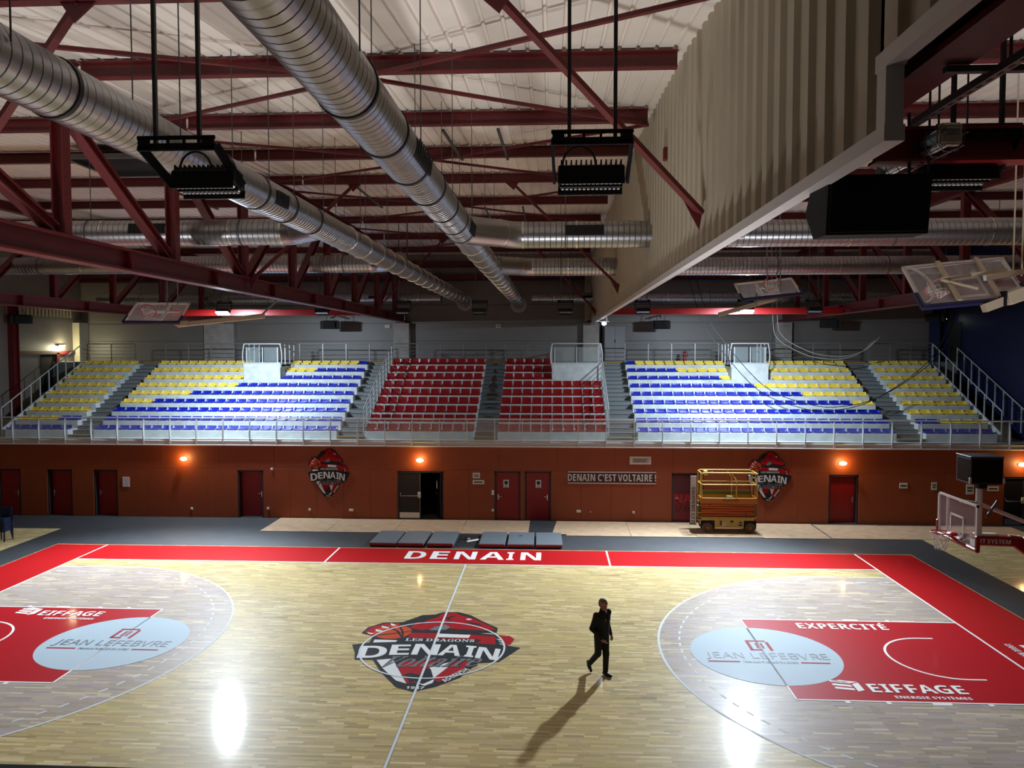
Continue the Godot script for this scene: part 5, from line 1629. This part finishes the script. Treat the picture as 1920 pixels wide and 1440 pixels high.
		put("bracket", MB.new().bar(Vector3(-0.2, 0.2, 0), Vector3(-0.2, 0.5, -0.2), 0.03, 0.03).bar(Vector3(0.2, 0.2, 0), Vector3(0.2, 0.5, -0.2), 0.03, 0.03).bar(Vector3(0, 0.35, -0.1), Vector3(0, 0.35, -2.1 if q[0] < 20 and q[0] > -20 else -0.6), 0.05, 0.05), M.galv_dark, s)
		s.rotation = Vector3(0.12, 0.12 if q[0] < 0 else -0.12, 0)
		if absf(q[0]) > 20: s.rotation.y = 0.9 if q[0] < 0 else -0.9
	# roof vent at the left, conduits, projector
	t = thing("roof_vent", "dark glazed smoke vent in the left roof, with a grey frame", "roof vent", Vector3(-8.3, 12.42, -1.8))
	put("glazing", MB.new().span(Vector3(-1.3, 0.12, -1.0), Vector3(1.3, 0.16, 1.0)), M.black_soft, t)
	put("frame", MB.new().span(Vector3(-1.4, 0.0, -1.1), Vector3(1.4, 0.12, -1.0)).span(Vector3(-1.4, 0.0, 1.0), Vector3(1.4, 0.12, 1.1)).span(Vector3(-1.4, 0.0, -1.1), Vector3(-1.3, 0.12, 1.1)).span(Vector3(1.3, 0.0, -1.1), Vector3(1.4, 0.12, 1.1)), M.galv, t)
	var cd := [[0.6, 2.0, -1.7, "left of a pair"], [1.8, 2.0, -1.7, "right of a pair"], [-6.0, 2.0, -1.7, "beside the left vent"], [0.5, -9.7, -13.5, "far pair, left one"], [1.9, -9.7, -13.5, "far pair, right one"], [-3.3, -5.8, -9.6, "between the two big ducts"], [9.0, -5.8, -9.6, "right bay"], [-9.5, -5.8, -9.6, "left bay"]]
	for q in cd:
		var z0: float = q[1]
		var z1: float = q[2]
		var a: Vector3 = Vector3(q[0], y_roof(z0) - 0.40, z0)
		solo("roof_channel", MB.new().bar(Vector3.ZERO, Vector3(0, y_roof(z1) - y_roof(z0), z1 - z0), 0.06, 0.05), M.galv_dark, "short grey channel spanning two roof purlins, %s" % q[3], "channel", a, "grey channels between purlins")
	t = thing("hanging_camera", "pale bracket with a dark dome hanging at the top right edge", "camera", Vector3(7.0, 10.35, 13.2))
	put("arm", MB.new().cbox(Vector3(0.0, 0.0, 0), Vector3(0.34, 0.05, 0.06), 0.01).bar(Vector3(-0.05, 0, 0), Vector3(-0.05, 1.15, 0), 0.02, 0.02), M.cream, t)
	put("dome", MB.new().lathe([Vector2(0, -0.12), Vector2(0.07, -0.1), Vector2(0.09, -0.03), Vector2(0.08, 0.03), Vector2(0, 0.04)], Transform3D(Basis(), Vector3(0.14, 0, 0)), 14), M.black, t)
	t = thing("hanging_camera", "small bracket with a dark drop shaped sensor at the upper left edge", "camera", Vector3(-9.6, 11.1, 2.0))
	put("arm", MB.new().cbox(Vector3(0.0, 0.28, 0), Vector3(0.5, 0.06, 0.06), 0.01).bar(Vector3(0.1, 0.3, 0), Vector3(0.1, 1.2, 0), 0.03, 0.03), M.cream, t)
	put("dome", MB.new().lathe([Vector2(0, -0.25), Vector2(0.08, -0.16), Vector2(0.16, 0.0), Vector2(0.12, 0.12), Vector2(0.04, 0.2), Vector2(0, 0.22)], Transform3D(), 14), M.black, t)


# ------------------------------------------------------------------ things on the walls
func notice(p: Vector3, w: float, h: float, label: String, lines := 3, cat := "sign") -> Node3D:
	var t := thing("wall_notice", label, cat, p)
	put("sheet", MB.new().cbox(Vector3(0, 0, 0.012), Vector3(w, h, 0.012), 0.003), M.paper, t)
	var m := MB.new()
	for i in lines:
		m.box(Vector3(-w * 0.03 * (i % 2), h * (0.28 - 0.56 * (i + 0.5) / lines), 0.0195), Vector3(w * (0.75 - 0.15 * (i % 2)), h * 0.28 / lines, 0.002))
	if lines > 0: put("print", m, M.ink, t)
	return t


func wall_things() -> void:
	var z := -14.45
	for k in 2:
		var t := thing("club_crest", "dragon and ball club crest on the orange wall, %s" % ["left of the dark double door" if k == 0 else "partly behind the lift"], "wall emblem", Vector3([-6.87, 12.26][k], 2.02, z), "club crests on the orange wall")
		crest(t, Transform3D(), 0.00196, 0.00198, 0.03, 0.0022, "crest_panel")
	var t := thing("wall_banner", "white motto lettering between two thin lines on the orange wall", "wall lettering", Vector3(5.58, 1.92, z))
	words("lettering", "DENAIN C'EST VOLTAIRE !", 3.8, 0.30, Transform3D(Basis(), Vector3(-1.9, -0.15, 0.004)), M.paper, t, true, false, 0.012)
	put("line", MB.new().span(Vector3(-1.9, 0.22, 0), Vector3(1.9, 0.255, 0.012)), M.paper, t)
	put("line", MB.new().span(Vector3(-1.9, -0.26, 0), Vector3(1.9, -0.225, 0.012)), M.paper, t)
	put("brown_panel", MB.new().span(Vector3(-1.9, -0.22, 0), Vector3(1.9, 0.22, 0.003)), mat("banner_brown", Color(0.26, 0.09, 0.06), 0.5), t)  # plain brown backing behind the letters
	notice(Vector3(6.80, 2.68, z), 0.92, 0.34, "pale rectangular plaque with lines of print above the motto lettering", 5, "plaque")
	notice(Vector3(-0.31, 1.97, z), 0.32, 0.24, "small square notice left of the red toilet doors, upper of two", 3)
	notice(Vector3(-0.22, 1.68, z), 0.50, 0.18, "long narrow notice left of the red toilet doors, lower of two", 1)
	notice(Vector3(-16.05, 1.56, z), 0.32, 0.44, "white notice beside the third red door from the left", 0)
	notice(Vector3(17.9, 1.68, z), 0.33, 0.23, "small white notice with dark print right of the right red door", 1)
	notice(Vector3(19.17, 1.67, z), 0.23, 0.33, "small upright white notice above the edge of the hoop backboard", 2)
	notice(Vector3(20.65, 1.55, z), 0.32, 0.44, "large upright white notice under the shot clock cube", 2)
	notice(Vector3(21.6, 1.58, z), 0.46, 0.2, "wide white notice right of the white pole", 1)
	for k in 2:
		var s := notice(Vector3([0.99, 2.4][k], 1.62, -14.47), 0.24, 0.34, "white club sign on the %s of the two red doors left of the motto" % ["left", "right"][k], 0)
		put("print", MB.new().prism(PackedVector2Array([Vector2(-0.07, 0.1), Vector2(0.07, 0.1), Vector2(0.08, 0.0), Vector2(0.0, -0.09), Vector2(-0.08, 0.0)]), 0.003, Transform3D(Basis(), Vector3(0, 0.02, 0.018))).box(Vector3(0, -0.13, 0.0195), Vector3(0.14, 0.02, 0.003)), M.ink, s)
	# sockets and switches
	var so := [[-13.06, 0.38, "under the lit wall lamp at the left"], [-9.6, 0.42, "right of the lit red door"], [-7.72, 0.39, "under the left club crest"], [-5.86, 0.39, "left of the dark double door"], [0.41, 0.45, "low, left of the red toilet doors"], [0.41, 1.28, "high, left of the red toilet doors"], [4.15, 0.44, "double, under the start of the motto lettering"], [4.66, 0.42, "tiny, under the motto lettering"], [6.52, 0.42, "under the end of the motto lettering"], [-9.4, 2.18, "high on the wall right of the lit red door"]]
	for q in so:
		var w: float = 0.19 if "double" in q[2] else (0.04 if "tiny" in q[2] else 0.10)
		var s := thing("wall_socket", "small white wall socket, %s" % q[2], "socket", Vector3(q[0], q[1], z), "white wall sockets")
		put("plate", MB.new().cbox(Vector3(0, 0, 0.015), Vector3(w, minf(w, 0.1), 0.03), 0.008), M.switch, s)
		put("rocker", MB.new().lathe([Vector2(minf(w, 0.1) * 0.33, 0.0), Vector2(minf(w, 0.1) * 0.33, 0.006), Vector2(0, 0.006)], Transform3D(Basis(Vector3(1, 0, 0), PI / 2), Vector3(0, 0, 0.028)), 10), M.paper, s)
		if "high, left" in q[2]: put("plate", MB.new().cbox(Vector3(0, -0.11, 0.015), Vector3(0.1, 0.09, 0.03), 0.008), M.switch, s)
	# warm bulkhead lamps
	var lx := [-13.38, -2.79, 15.36, 22.75]
	var ln := ["above the wall left of the lit red door", "above the dark double door", "above the right red door", "at the right edge behind the shot clock cube"]
	for i in 4:
		var s := thing("bulkhead_lamp", "lit oval wall lamp with warm light, %s" % ln[i], "wall lamp", Vector3(lx[i], 2.62, z), "warm wall lamps")
		put("base", MB.new().lathe([Vector2(0, 0), Vector2(0.13, 0), Vector2(0.13, 0.03), Vector2(0, 0.03)], Transform3D(Basis.from_scale(Vector3(1.35, 0.72, 1)) * Basis(Vector3(1, 0, 0), PI / 2), Vector3.ZERO), 18), M.switch, s)
		put("lamp_glass", MB.new().lathe([Vector2(0.115, 0.03), Vector2(0.11, 0.07), Vector2(0.07, 0.11), Vector2(0, 0.125)], Transform3D(Basis.from_scale(Vector3(1.35, 0.72, 1)) * Basis(Vector3(1, 0, 0), PI / 2), Vector3.ZERO), 18), M.lamp_warm, s)
		var l := OmniLight3D.new()
		l.name = "lamp_glow"
		l.light_color = Color(1.0, 0.82, 0.52)
		l.light_energy = WALL_LAMP
		l.light_size = 0.06
		l.omni_range = 40.0
		l.omni_attenuation = 2.0
		l.shadow_enabled = true
		s.add_child(l)
		l.position = Vector3(0, 0, 0.30)
	# roll-up banner and door print beside the lift
	t = thing("upright_banner", "narrow white banner with black vertical letters left of the yellow lift", "banner", Vector3(9.0, 0.022, -14.05))
	put("panel", MB.new().cbox(Vector3(0, 1.05, 0), Vector3(0.24, 2.05, 0.03), 0.006), M.paper, t)
	words("lettering", "LES DRAGONS", 1.5, 0.15, Transform3D(Basis(Vector3(0, 0, 1), PI / 2), Vector3(0.08, 0.1, 0.016)), M.ink, t, true, true)
	put("foot", MB.new().cbox(Vector3(0, 0.02, 0), Vector3(0.28, 0.03, 0.2), 0.008), M.black, t)
	t = thing("door_print", "dark red printed panel with big faint letters in the doorway beside the lift", "poster", Vector3(8.78, 0.1, -14.49))
	put("panel", MB.new().cbox(Vector3(-0.1, 0.98, 0.01), Vector3(0.95, 1.92, 0.012), 0.003), mat("print_red", Color(0.42, 0.05, 0.10), 0.45), t)
	put("upper_print", MB.new().cbox(Vector3(-0.12, 1.55, 0.018), Vector3(0.86, 0.65, 0.004), 0.001), mat("print_plum", Color(0.30, 0.09, 0.14), 0.45), t)
	words("print_lettering", "NA", 0.72, 0.36, Transform3D(Basis(), Vector3(-0.5, 0.75, 0.018)), mat("print_light", Color(0.60, 0.12, 0.14), 0.45), t)
	words("print_lettering", "VA", 0.72, 0.3, Transform3D(Basis(), Vector3(-0.5, 0.35, 0.018)), mat("print_dark", Color(0.30, 0.03, 0.06), 0.45), t)
	# back wall
	t = thing("metal_cupboard", "grey two door metal cupboard standing at the top of the stairs", "cupboard", Vector3(6.45, 6.8, -24.1))
	put("body", MB.new().cbox(Vector3(0, 0.97, -0.03), Vector3(1.15, 1.94, 0.42), 0.01), M.cupboard, t)
	for s in [-1, 1]:
		put("door", MB.new().cbox(Vector3(s * 0.283, 0.98, 0.19), Vector3(0.555, 1.86, 0.02), 0.005), M.cupboard, t)
	put("handle", MB.new().cbox(Vector3(0.0, 1.12, 0.21), Vector3(0.06, 0.16, 0.03), 0.01), M.black, t)
	t = thing("down_pipe", "thin vertical pipes at the pilaster left of the metal cupboard", "pipe", Vector3(5.72, 6.8, -24.35))
	put("pipe", MB.new().tube([Vector3(0, 0, 0), Vector3(0, 2.3, 0)], 0.06, 10), M.black, t)
	put("pipe", MB.new().tube([Vector3(0.14, 0, 0), Vector3(0.14, 2.2, 0)], 0.05, 10), M.rail_dull, t)
	t = thing("fire_extinguisher", "red fire extinguisher behind the rail at the top of the right stand", "extinguisher", Vector3(10.15, 6.8, -23.2))
	put("cylinder", MB.new().lathe([Vector2(0, 0), Vector2(0.085, 0.0), Vector2(0.09, 0.03), Vector2(0.09, 0.46), Vector2(0.06, 0.52), Vector2(0.03, 0.55), Vector2(0, 0.55)], Transform3D(), 14), M.ext_red, t)
	put("valve", MB.new().cbox(Vector3(0.02, 0.6, 0), Vector3(0.14, 0.07, 0.05), 0.01), M.black, t)
	put("hose", MB.new().tube([Vector3(0.05, 0.58, 0.03), Vector3(0.13, 0.5, 0.04), Vector3(0.12, 0.2, 0.05)], 0.014, 6), M.black, t)
	var ex := [[-6.35, 8.78, "beside the left pilaster"], [-0.02, 8.78, "between the two big duct ends"]]
	for q in ex:
		var s := thing("exit_light", "small pale unlit exit light on the back wall, %s" % q[2], "exit light", Vector3(q[0], q[1], -24.6), "exit lights on the back wall")
		put("case", MB.new().cbox(Vector3(0, 0, 0.04), Vector3(0.34, 0.22, 0.08), 0.03), M.cream, s)
		put("legend", MB.new().box(Vector3(0, 0, 0.0815), Vector3(0.18, 0.07, 0.003)), M.rail_dull, s)
	t = thing("emergency_lamp", "small bright emergency lamp on the left wall above the stair rail", "lamp", Vector3(-24.22, 7.6, -22.6))
	put("case", MB.new().cbox(Vector3(0, 0.1, 0), Vector3(0.1, 0.06, 0.6), 0.01), M.switch, t)
	put("lamp_glass", MB.new().cbox(Vector3(0.05, -0.02, 0.0), Vector3(0.1, 0.18, 0.28), 0.03), M.lamp_cool, t)
	omni(t, Vector3(0.25, -0.05, 0), Color(1.0, 0.97, 0.78), 2.5, 0.1)
	t = thing("pendant_lamp", "small bright globe lamp hanging before the dark doorway in the blue wall", "lamp", Vector3(23.2, 9.02, -22.1))
	put("lamp_globe", MB.new().lathe([Vector2(0, -0.11), Vector2(0.08, -0.08), Vector2(0.11, 0), Vector2(0.08, 0.08), Vector2(0, 0.11)], Transform3D(), 14), M.lamp_cool, t)
	put("rod", MB.new().bar(Vector3(0, 0.1, 0), Vector3(0, 3.8, 0), 0.015, 0.015), M.rail, t)
	omni(t, Vector3(-0.05, 0, 0.0), Color(0.95, 1.0, 0.85), 1.2, 0.1)
	# loose cables over the right of the stand
	var c1 := [Vector3(8.6, 12.9, -17.0), Vector3(9.75, 9.05, -17.0), Vector3(10.44, 7.84, -17.0), Vector3(12.4, 5.63, -17.0), Vector3(14.35, 4.80, -17.0), Vector3(15.8, 4.66, -17.0), Vector3(17.7, 5.2, -17.0), Vector3(20.0, 6.9, -17.0), Vector3(21.0, 9.0, -17.0), Vector3(21.4, 12.9, -17.0)]
	for k in 2:
		var pts := curve(c1)
		for i in pts.size(): pts[i] += Vector3(0.28 * k, 0.20 * k * (1.0 - absf(i / float(pts.size()) - 0.5)), 0.1 * k)
		solo("hanging_cable", MB.new().tube(pts, 0.018, 6), M.cable, "long black cable sagging in a loop over the right blue seats, %s" % ["lower of two" if k == 0 else "upper of two"], "cable", Vector3.ZERO, "black cables over the right seats")
	var c2 := [Vector3(13.8, 12.6, -20.0), Vector3(13.9, 9.0, -20.0), Vector3(14.2, 7.95, -20.0), Vector3(15.4, 7.25, -20.0), Vector3(16.3, 7.02, -20.0), Vector3(17.3, 7.0, -20.0), Vector3(18.2, 7.3, -20.0), Vector3(18.9, 7.95, -20.0), Vector3(19.55, 7.78, -22.0)]
	for k in 2:
		var pts := curve(c2)
		for i in pts.size(): pts[i] += Vector3(0.2 * k, 0.14 * k, 0.05 * k)
		solo("hanging_cable", MB.new().tube(pts, 0.022, 6), M.cable_pale, "pale cable drooping over the yellow seats at the right, %s" % ["lower of two" if k == 0 else "upper of two"], "cable", Vector3.ZERO, "pale cables over the yellow seats")


func omni(t: Node3D, p: Vector3, c: Color, e: float, size: float) -> void:
	var l := OmniLight3D.new()
	l.name = "glow_source"
	l.light_color = c
	l.light_energy = e
	l.light_size = size
	l.omni_range = 60.0
	l.omni_attenuation = 2.0
	l.shadow_enabled = true
	t.add_child(l)
	l.position = p


func curve(pts: Array) -> Array:
	# Catmull-Rom through the points
	var o: Array = []
	for i in pts.size() - 1:
		var a: Vector3 = pts[maxi(i - 1, 0)]
		var b: Vector3 = pts[i]
		var c: Vector3 = pts[i + 1]
		var d: Vector3 = pts[mini(i + 2, pts.size() - 1)]
		for k in 6:
			o.append(b.cubic_interpolate(c, a, d, k / 6.0))
	o.append(pts[pts.size() - 1])
	return o


# ------------------------------------------------------------------ the man on the court
# bones: [from, to, radius at from, radius at to]; a smooth union of tapered capsules, meshed as surface nets
func flesh(bones: Array, cell: float, k: float) -> MB:
	var lo := Vector3.INF
	var hi := -Vector3.INF
	for b in bones:
		var r := maxf(b[2], b[3]) + k + cell * 2
		for e in 2:
			lo = lo.min(b[e] - Vector3.ONE * r)
			hi = hi.max(b[e] + Vector3.ONE * r)
	var nx := int((hi.x - lo.x) / cell) + 2
	var ny := int((hi.y - lo.y) / cell) + 2
	var nz := int((hi.z - lo.z) / cell) + 2
	var f := PackedFloat32Array()
	f.resize(nx * ny * nz)
	f.fill(1e3)
	for b in bones:
		var A: Vector3 = b[0]
		var B: Vector3 = b[1]
		var r0: float = b[2]
		var r1: float = b[3]
		var pad := maxf(r0, r1) + k + cell * 2
		var p0 := ((A.min(B) - Vector3.ONE * pad - lo) / cell).floor()
		var p1 := ((A.max(B) + Vector3.ONE * pad - lo) / cell).ceil()
		var ab := B - A
		var l2 := maxf(ab.length_squared(), 1e-8)
		for z in range(maxi(0, int(p0.z)), mini(nz, int(p1.z) + 1)):
			for y in range(maxi(0, int(p0.y)), mini(ny, int(p1.y) + 1)):
				var row := (z * ny + y) * nx
				for x in range(maxi(0, int(p0.x)), mini(nx, int(p1.x) + 1)):
					var P := lo + Vector3(x, y, z) * cell
					var t := clampf((P - A).dot(ab) / l2, 0.0, 1.0)
					var d := P.distance_to(A + ab * t) - lerpf(r0, r1, t)
					var o := f[row + x]
					if o > 100.0: f[row + x] = d
					else:
						var h := clampf(0.5 + 0.5 * (o - d) / k, 0.0, 1.0)
						f[row + x] = lerpf(o, d, h) - k * h * (1.0 - h)
	var m := MB.new()
	var at := {}
	var sx := 1
	var sy := nx
	var sz := nx * ny
	var offs := [0, sx, sy, sx + sy, sz, sx + sz, sy + sz, sx + sy + sz]
	var vo := [Vector3(0, 0, 0), Vector3(1, 0, 0), Vector3(0, 1, 0), Vector3(1, 1, 0), Vector3(0, 0, 1), Vector3(1, 0, 1), Vector3(0, 1, 1), Vector3(1, 1, 1)]
	var edges := [[0, 1], [2, 3], [4, 5], [6, 7], [0, 2], [1, 3], [4, 6], [5, 7], [0, 4], [1, 5], [2, 6], [3, 7]]
	for z in nz - 1:
		for y in ny - 1:
			for x in nx - 1:
				var i := (z * ny + y) * nx + x
				var f0 := f[i]
				if absf(f0) > cell * 3.0: continue
				var neg := 0
				for q in 8:
					if f[i + offs[q]] < 0.0: neg += 1
				if neg == 0 or neg == 8: continue
				var s := Vector3.ZERO
				var c := 0
				for e in edges:
					var a := f[i + offs[e[0]]]
					var b := f[i + offs[e[1]]]
					if (a < 0.0) != (b < 0.0):
						s += vo[e[0]].lerp(vo[e[1]], a / (a - b))
						c += 1
				at[i] = m.v.size()
				m.v.append(lo + (Vector3(x, y, z) + s / c) * cell)
				var g := Vector3(f[i + offs[1]] + f[i + offs[3]] + f[i + offs[5]] + f[i + offs[7]] - f[i] - f[i + offs[2]] - f[i + offs[4]] - f[i + offs[6]], f[i + offs[2]] + f[i + offs[3]] + f[i + offs[6]] + f[i + offs[7]] - f[i] - f[i + offs[1]] - f[i + offs[4]] - f[i + offs[5]], f[i + offs[4]] + f[i + offs[5]] + f[i + offs[6]] + f[i + offs[7]] - f[i] - f[i + offs[1]] - f[i + offs[2]] - f[i + offs[3]])
				m.n.append(g.normalized())
	var quads := [[sx, sy, sz], [sy, sz, sx], [sz, sx, sy]]
	for i in at:
		for q in quads:
			var j: int = i + q[0]
			if j >= f.size(): continue
			if (f[i] < 0.0) == (f[j] < 0.0): continue
			var a: int = i - q[1]
			var b: int = i - q[2]
			var c: int = i - q[1] - q[2]
			if not (at.has(a) and at.has(b) and at.has(c)): continue
			var o := [at[i], at[a], at[c], at[b]]
			if f[i] < 0.0:
				m.ix.append_array(PackedInt32Array([o[0], o[2], o[1], o[0], o[3], o[2]]))
			else:
				m.ix.append_array(PackedInt32Array([o[0], o[1], o[2], o[0], o[2], o[3]]))
	return m


func join(a: MB, b: MB) -> MB:
	var k := a.v.size()
	a.v.append_array(b.v)
	a.n.append_array(b.n)
	for i in b.ix:
		a.ix.append(i + k)
	return a


func person() -> void:
	var F := Vector3(0.62, 0, 0.78).normalized()      # the way he walks
	var L := Vector3(F.z, 0, -F.x)                     # his left
	var J := func(f: float, y: float, l: float) -> Vector3: return F * f + Vector3(0, y, 0) + L * l
	var hipL: Vector3 = J.call(0.0, 0.93, 0.09)
	var hipR: Vector3 = J.call(0.0, 0.93, -0.09)
	var kneeL: Vector3 = J.call(0.07, 0.50, 0.075)
	var ankL: Vector3 = J.call(0.06, 0.10, 0.07)
	var kneeR: Vector3 = J.call(-0.02, 0.52, -0.09)
	var ankR: Vector3 = J.call(-0.29, 0.21, -0.10)
	var pelvis: Vector3 = J.call(0.0, 0.98, 0.0)
	var waist: Vector3 = J.call(0.0, 1.12, 0.0)
	var chest: Vector3 = J.call(0.02, 1.32, 0.0)
	var neck: Vector3 = J.call(0.03, 1.50, 0.0)
	var shL: Vector3 = J.call(0.01, 1.44, 0.19)
	var shR: Vector3 = J.call(0.03, 1.44, -0.19)
	var elL: Vector3 = J.call(-0.09, 1.15, 0.26)
	var wrL: Vector3 = J.call(-0.02, 0.90, 0.30)
	var elR: Vector3 = J.call(-0.03, 1.14, -0.27)
	var wrR: Vector3 = J.call(0.17, 0.94, -0.17)
	var head: Vector3 = J.call(0.06, 1.665, 0.0)
	var t := thing("person", "man in dark jacket and trousers walking across the court, one foot lifted", "person", Vector3(4.12, 0.008, 1.42))
	# body, a little slimmer than the clothes
	var body := flesh([[pelvis, waist, 0.10, 0.10], [waist, chest, 0.10, 0.115], [chest, neck, 0.10, 0.055], [neck, head + Vector3(0, -0.08, 0), 0.055, 0.055], [hipL, kneeL, 0.075, 0.048], [kneeL, ankL, 0.045, 0.034], [hipR, kneeR, 0.075, 0.048], [kneeR, ankR, 0.045, 0.034], [chest, shL, 0.075, 0.05], [shL, elL, 0.042, 0.034], [elL, wrL, 0.034, 0.026], [chest, shR, 0.075, 0.05], [shR, elR, 0.042, 0.034], [elR, wrR, 0.034, 0.026]], 0.014, 0.03)
	var hd := func(f: float, y: float, l: float) -> Vector3: return head + F * f + Vector3(0, y, 0) + L * l
	join(body, flesh([[hd.call(-0.025, 0.035, 0), hd.call(0.02, 0.03, 0), 0.088, 0.080], [hd.call(0.02, -0.02, 0), hd.call(0.055, -0.085, 0), 0.062, 0.036], [hd.call(0.04, -0.06, 0.03), hd.call(0.0, -0.05, 0.055), 0.03, 0.03], [hd.call(0.04, -0.06, -0.03), hd.call(0.0, -0.05, -0.055), 0.03, 0.03], [hd.call(0.088, 0.025, 0), hd.call(0.112, -0.02, 0), 0.008, 0.014], [hd.call(0.085, -0.055, 0.018), hd.call(0.085, -0.055, -0.018), 0.010, 0.010], [hd.call(0.082, 0.04, 0.03), hd.call(0.08, 0.036, 0.05), 0.010, 0.008], [hd.call(0.082, 0.04, -0.03), hd.call(0.08, 0.036, -0.05), 0.010, 0.008], [hd.call(-0.005, 0.02, 0.082), hd.call(-0.012, -0.02, 0.082), 0.014, 0.010], [hd.call(-0.005, 0.02, -0.082), hd.call(-0.012, -0.02, -0.082), 0.014, 0.010]], 0.006, 0.016))
	for s in [1.0, -1.0]:
		var w: Vector3 = wrL if s > 0 else wrR
		var e: Vector3 = elL if s > 0 else elR
		var d := (w - e).normalized()
		var side := F if s > 0 else F.lerp(L, 0.3).normalized()      # across the palm
		var inn := d.cross(side).normalized()
		if inn.dot(L) * s > 0: inn = -inn
		var hb: Array = [[w, w + d * 0.05, 0.024, 0.026], [w + d * 0.03 + side * 0.02, w + d * 0.085 + side * 0.026, 0.017, 0.014], [w + d * 0.03 - side * 0.02, w + d * 0.08 - side * 0.028, 0.017, 0.013]]
		for q in 4:
			var o := side * (0.028 - 0.019 * q)
			var fl_: float = [0.072, 0.08, 0.075, 0.058][q]
			var b0 := w + d * 0.085 + o
			var b1 := b0 + (d * 0.85 + inn * 0.35).normalized() * fl_ * 0.5
			var b2 := b1 + (d * 0.45 + inn * 0.75).normalized() * fl_ * 0.5
			hb.append([b0, b1, 0.0095, 0.0085])
			hb.append([b1, b2, 0.0085, 0.0075])
		var t0 := w + d * 0.025 + side * 0.03
		var t1 := t0 + (d * 0.7 + side * 0.55 + inn * 0.3).normalized() * 0.045
		hb.append([t0, t1, 0.012, 0.010])
		hb.append([t1, t1 + (d * 0.9 + inn * 0.4).normalized() * 0.032, 0.010, 0.008])
		join(body, flesh(hb, 0.004, 0.006))
	put("body", body, M.skin, t)
	put("jacket", flesh([[J.call(0, 0.90, 0.05), J.call(0, 1.12, 0.05), 0.135, 0.13], [J.call(0, 0.90, -0.05), J.call(0, 1.12, -0.05), 0.135, 0.13], [J.call(0.0, 1.12, 0.05), J.call(0.02, 1.34, 0.08), 0.13, 0.13], [J.call(0.0, 1.12, -0.05), J.call(0.02, 1.34, -0.08), 0.13, 0.13], [J.call(0.02, 1.38, 0.0), J.call(0.03, 1.535, 0), 0.10, 0.068], [J.call(0.02, 1.39, 0.06), shL, 0.09, 0.07], [J.call(0.02, 1.39, -0.06), shR, 0.09, 0.07], [shL, elL, 0.068, 0.056], [elL, wrL, 0.056, 0.040], [shR, elR, 0.068, 0.056], [elR, wrR, 0.056, 0.040]], 0.014, 0.03), M.cloth_black, t)
	put("trousers", flesh([[J.call(0, 0.98, 0.05), J.call(0, 0.92, 0.06), 0.13, 0.12], [J.call(0, 0.98, -0.05), J.call(0, 0.92, -0.06), 0.13, 0.12], [hipL, kneeL, 0.108, 0.074], [kneeL, ankL, 0.074, 0.062], [hipR, kneeR, 0.108, 0.074], [kneeR, ankR, 0.074, 0.060]], 0.014, 0.03), M.cloth_black, t)
	put("shoe", flesh([[J.call(0.01, 0.045, 0.07), J.call(0.10, 0.052, 0.072), 0.042, 0.044], [J.call(0.10, 0.045, 0.072), J.call(0.225, 0.038, 0.085), 0.044, 0.034], [ankL, J.call(0.05, 0.06, 0.07), 0.046, 0.046]], 0.008, 0.02), M.shoe, t)
	var td := (F * 0.42 + Vector3(0, -0.9, 0)).normalized()
	var hl := ankR - F * 0.055
	put("shoe", flesh([[hl + Vector3(0, 0.02, 0), hl + td * 0.09, 0.040, 0.042], [hl + td * 0.09, hl + td * 0.185 + F * 0.02, 0.043, 0.032], [ankR, hl + td * 0.05, 0.045, 0.042]], 0.008, 0.02), M.shoe, t)
	put("hair", flesh([[hd.call(-0.04, 0.045, 0), hd.call(0.01, 0.055, 0), 0.086, 0.076], [hd.call(-0.05, 0.0, 0.02), hd.call(-0.05, -0.03, 0.02), 0.068, 0.055], [hd.call(-0.05, 0.0, -0.02), hd.call(-0.05, -0.03, -0.02), 0.068, 0.055]], 0.006, 0.02), M.hair, t)
	put("eye", MB.new().lathe([Vector2(0, -0.009), Vector2(0.009, 0), Vector2(0, 0.009)], Transform3D(Basis(), hd.call(0.084, 0.022, 0.034)), 8).lathe([Vector2(0, -0.009), Vector2(0.009, 0), Vector2(0, 0.009)], Transform3D(Basis(), hd.call(0.084, 0.022, -0.034)), 8), M.ink, t)
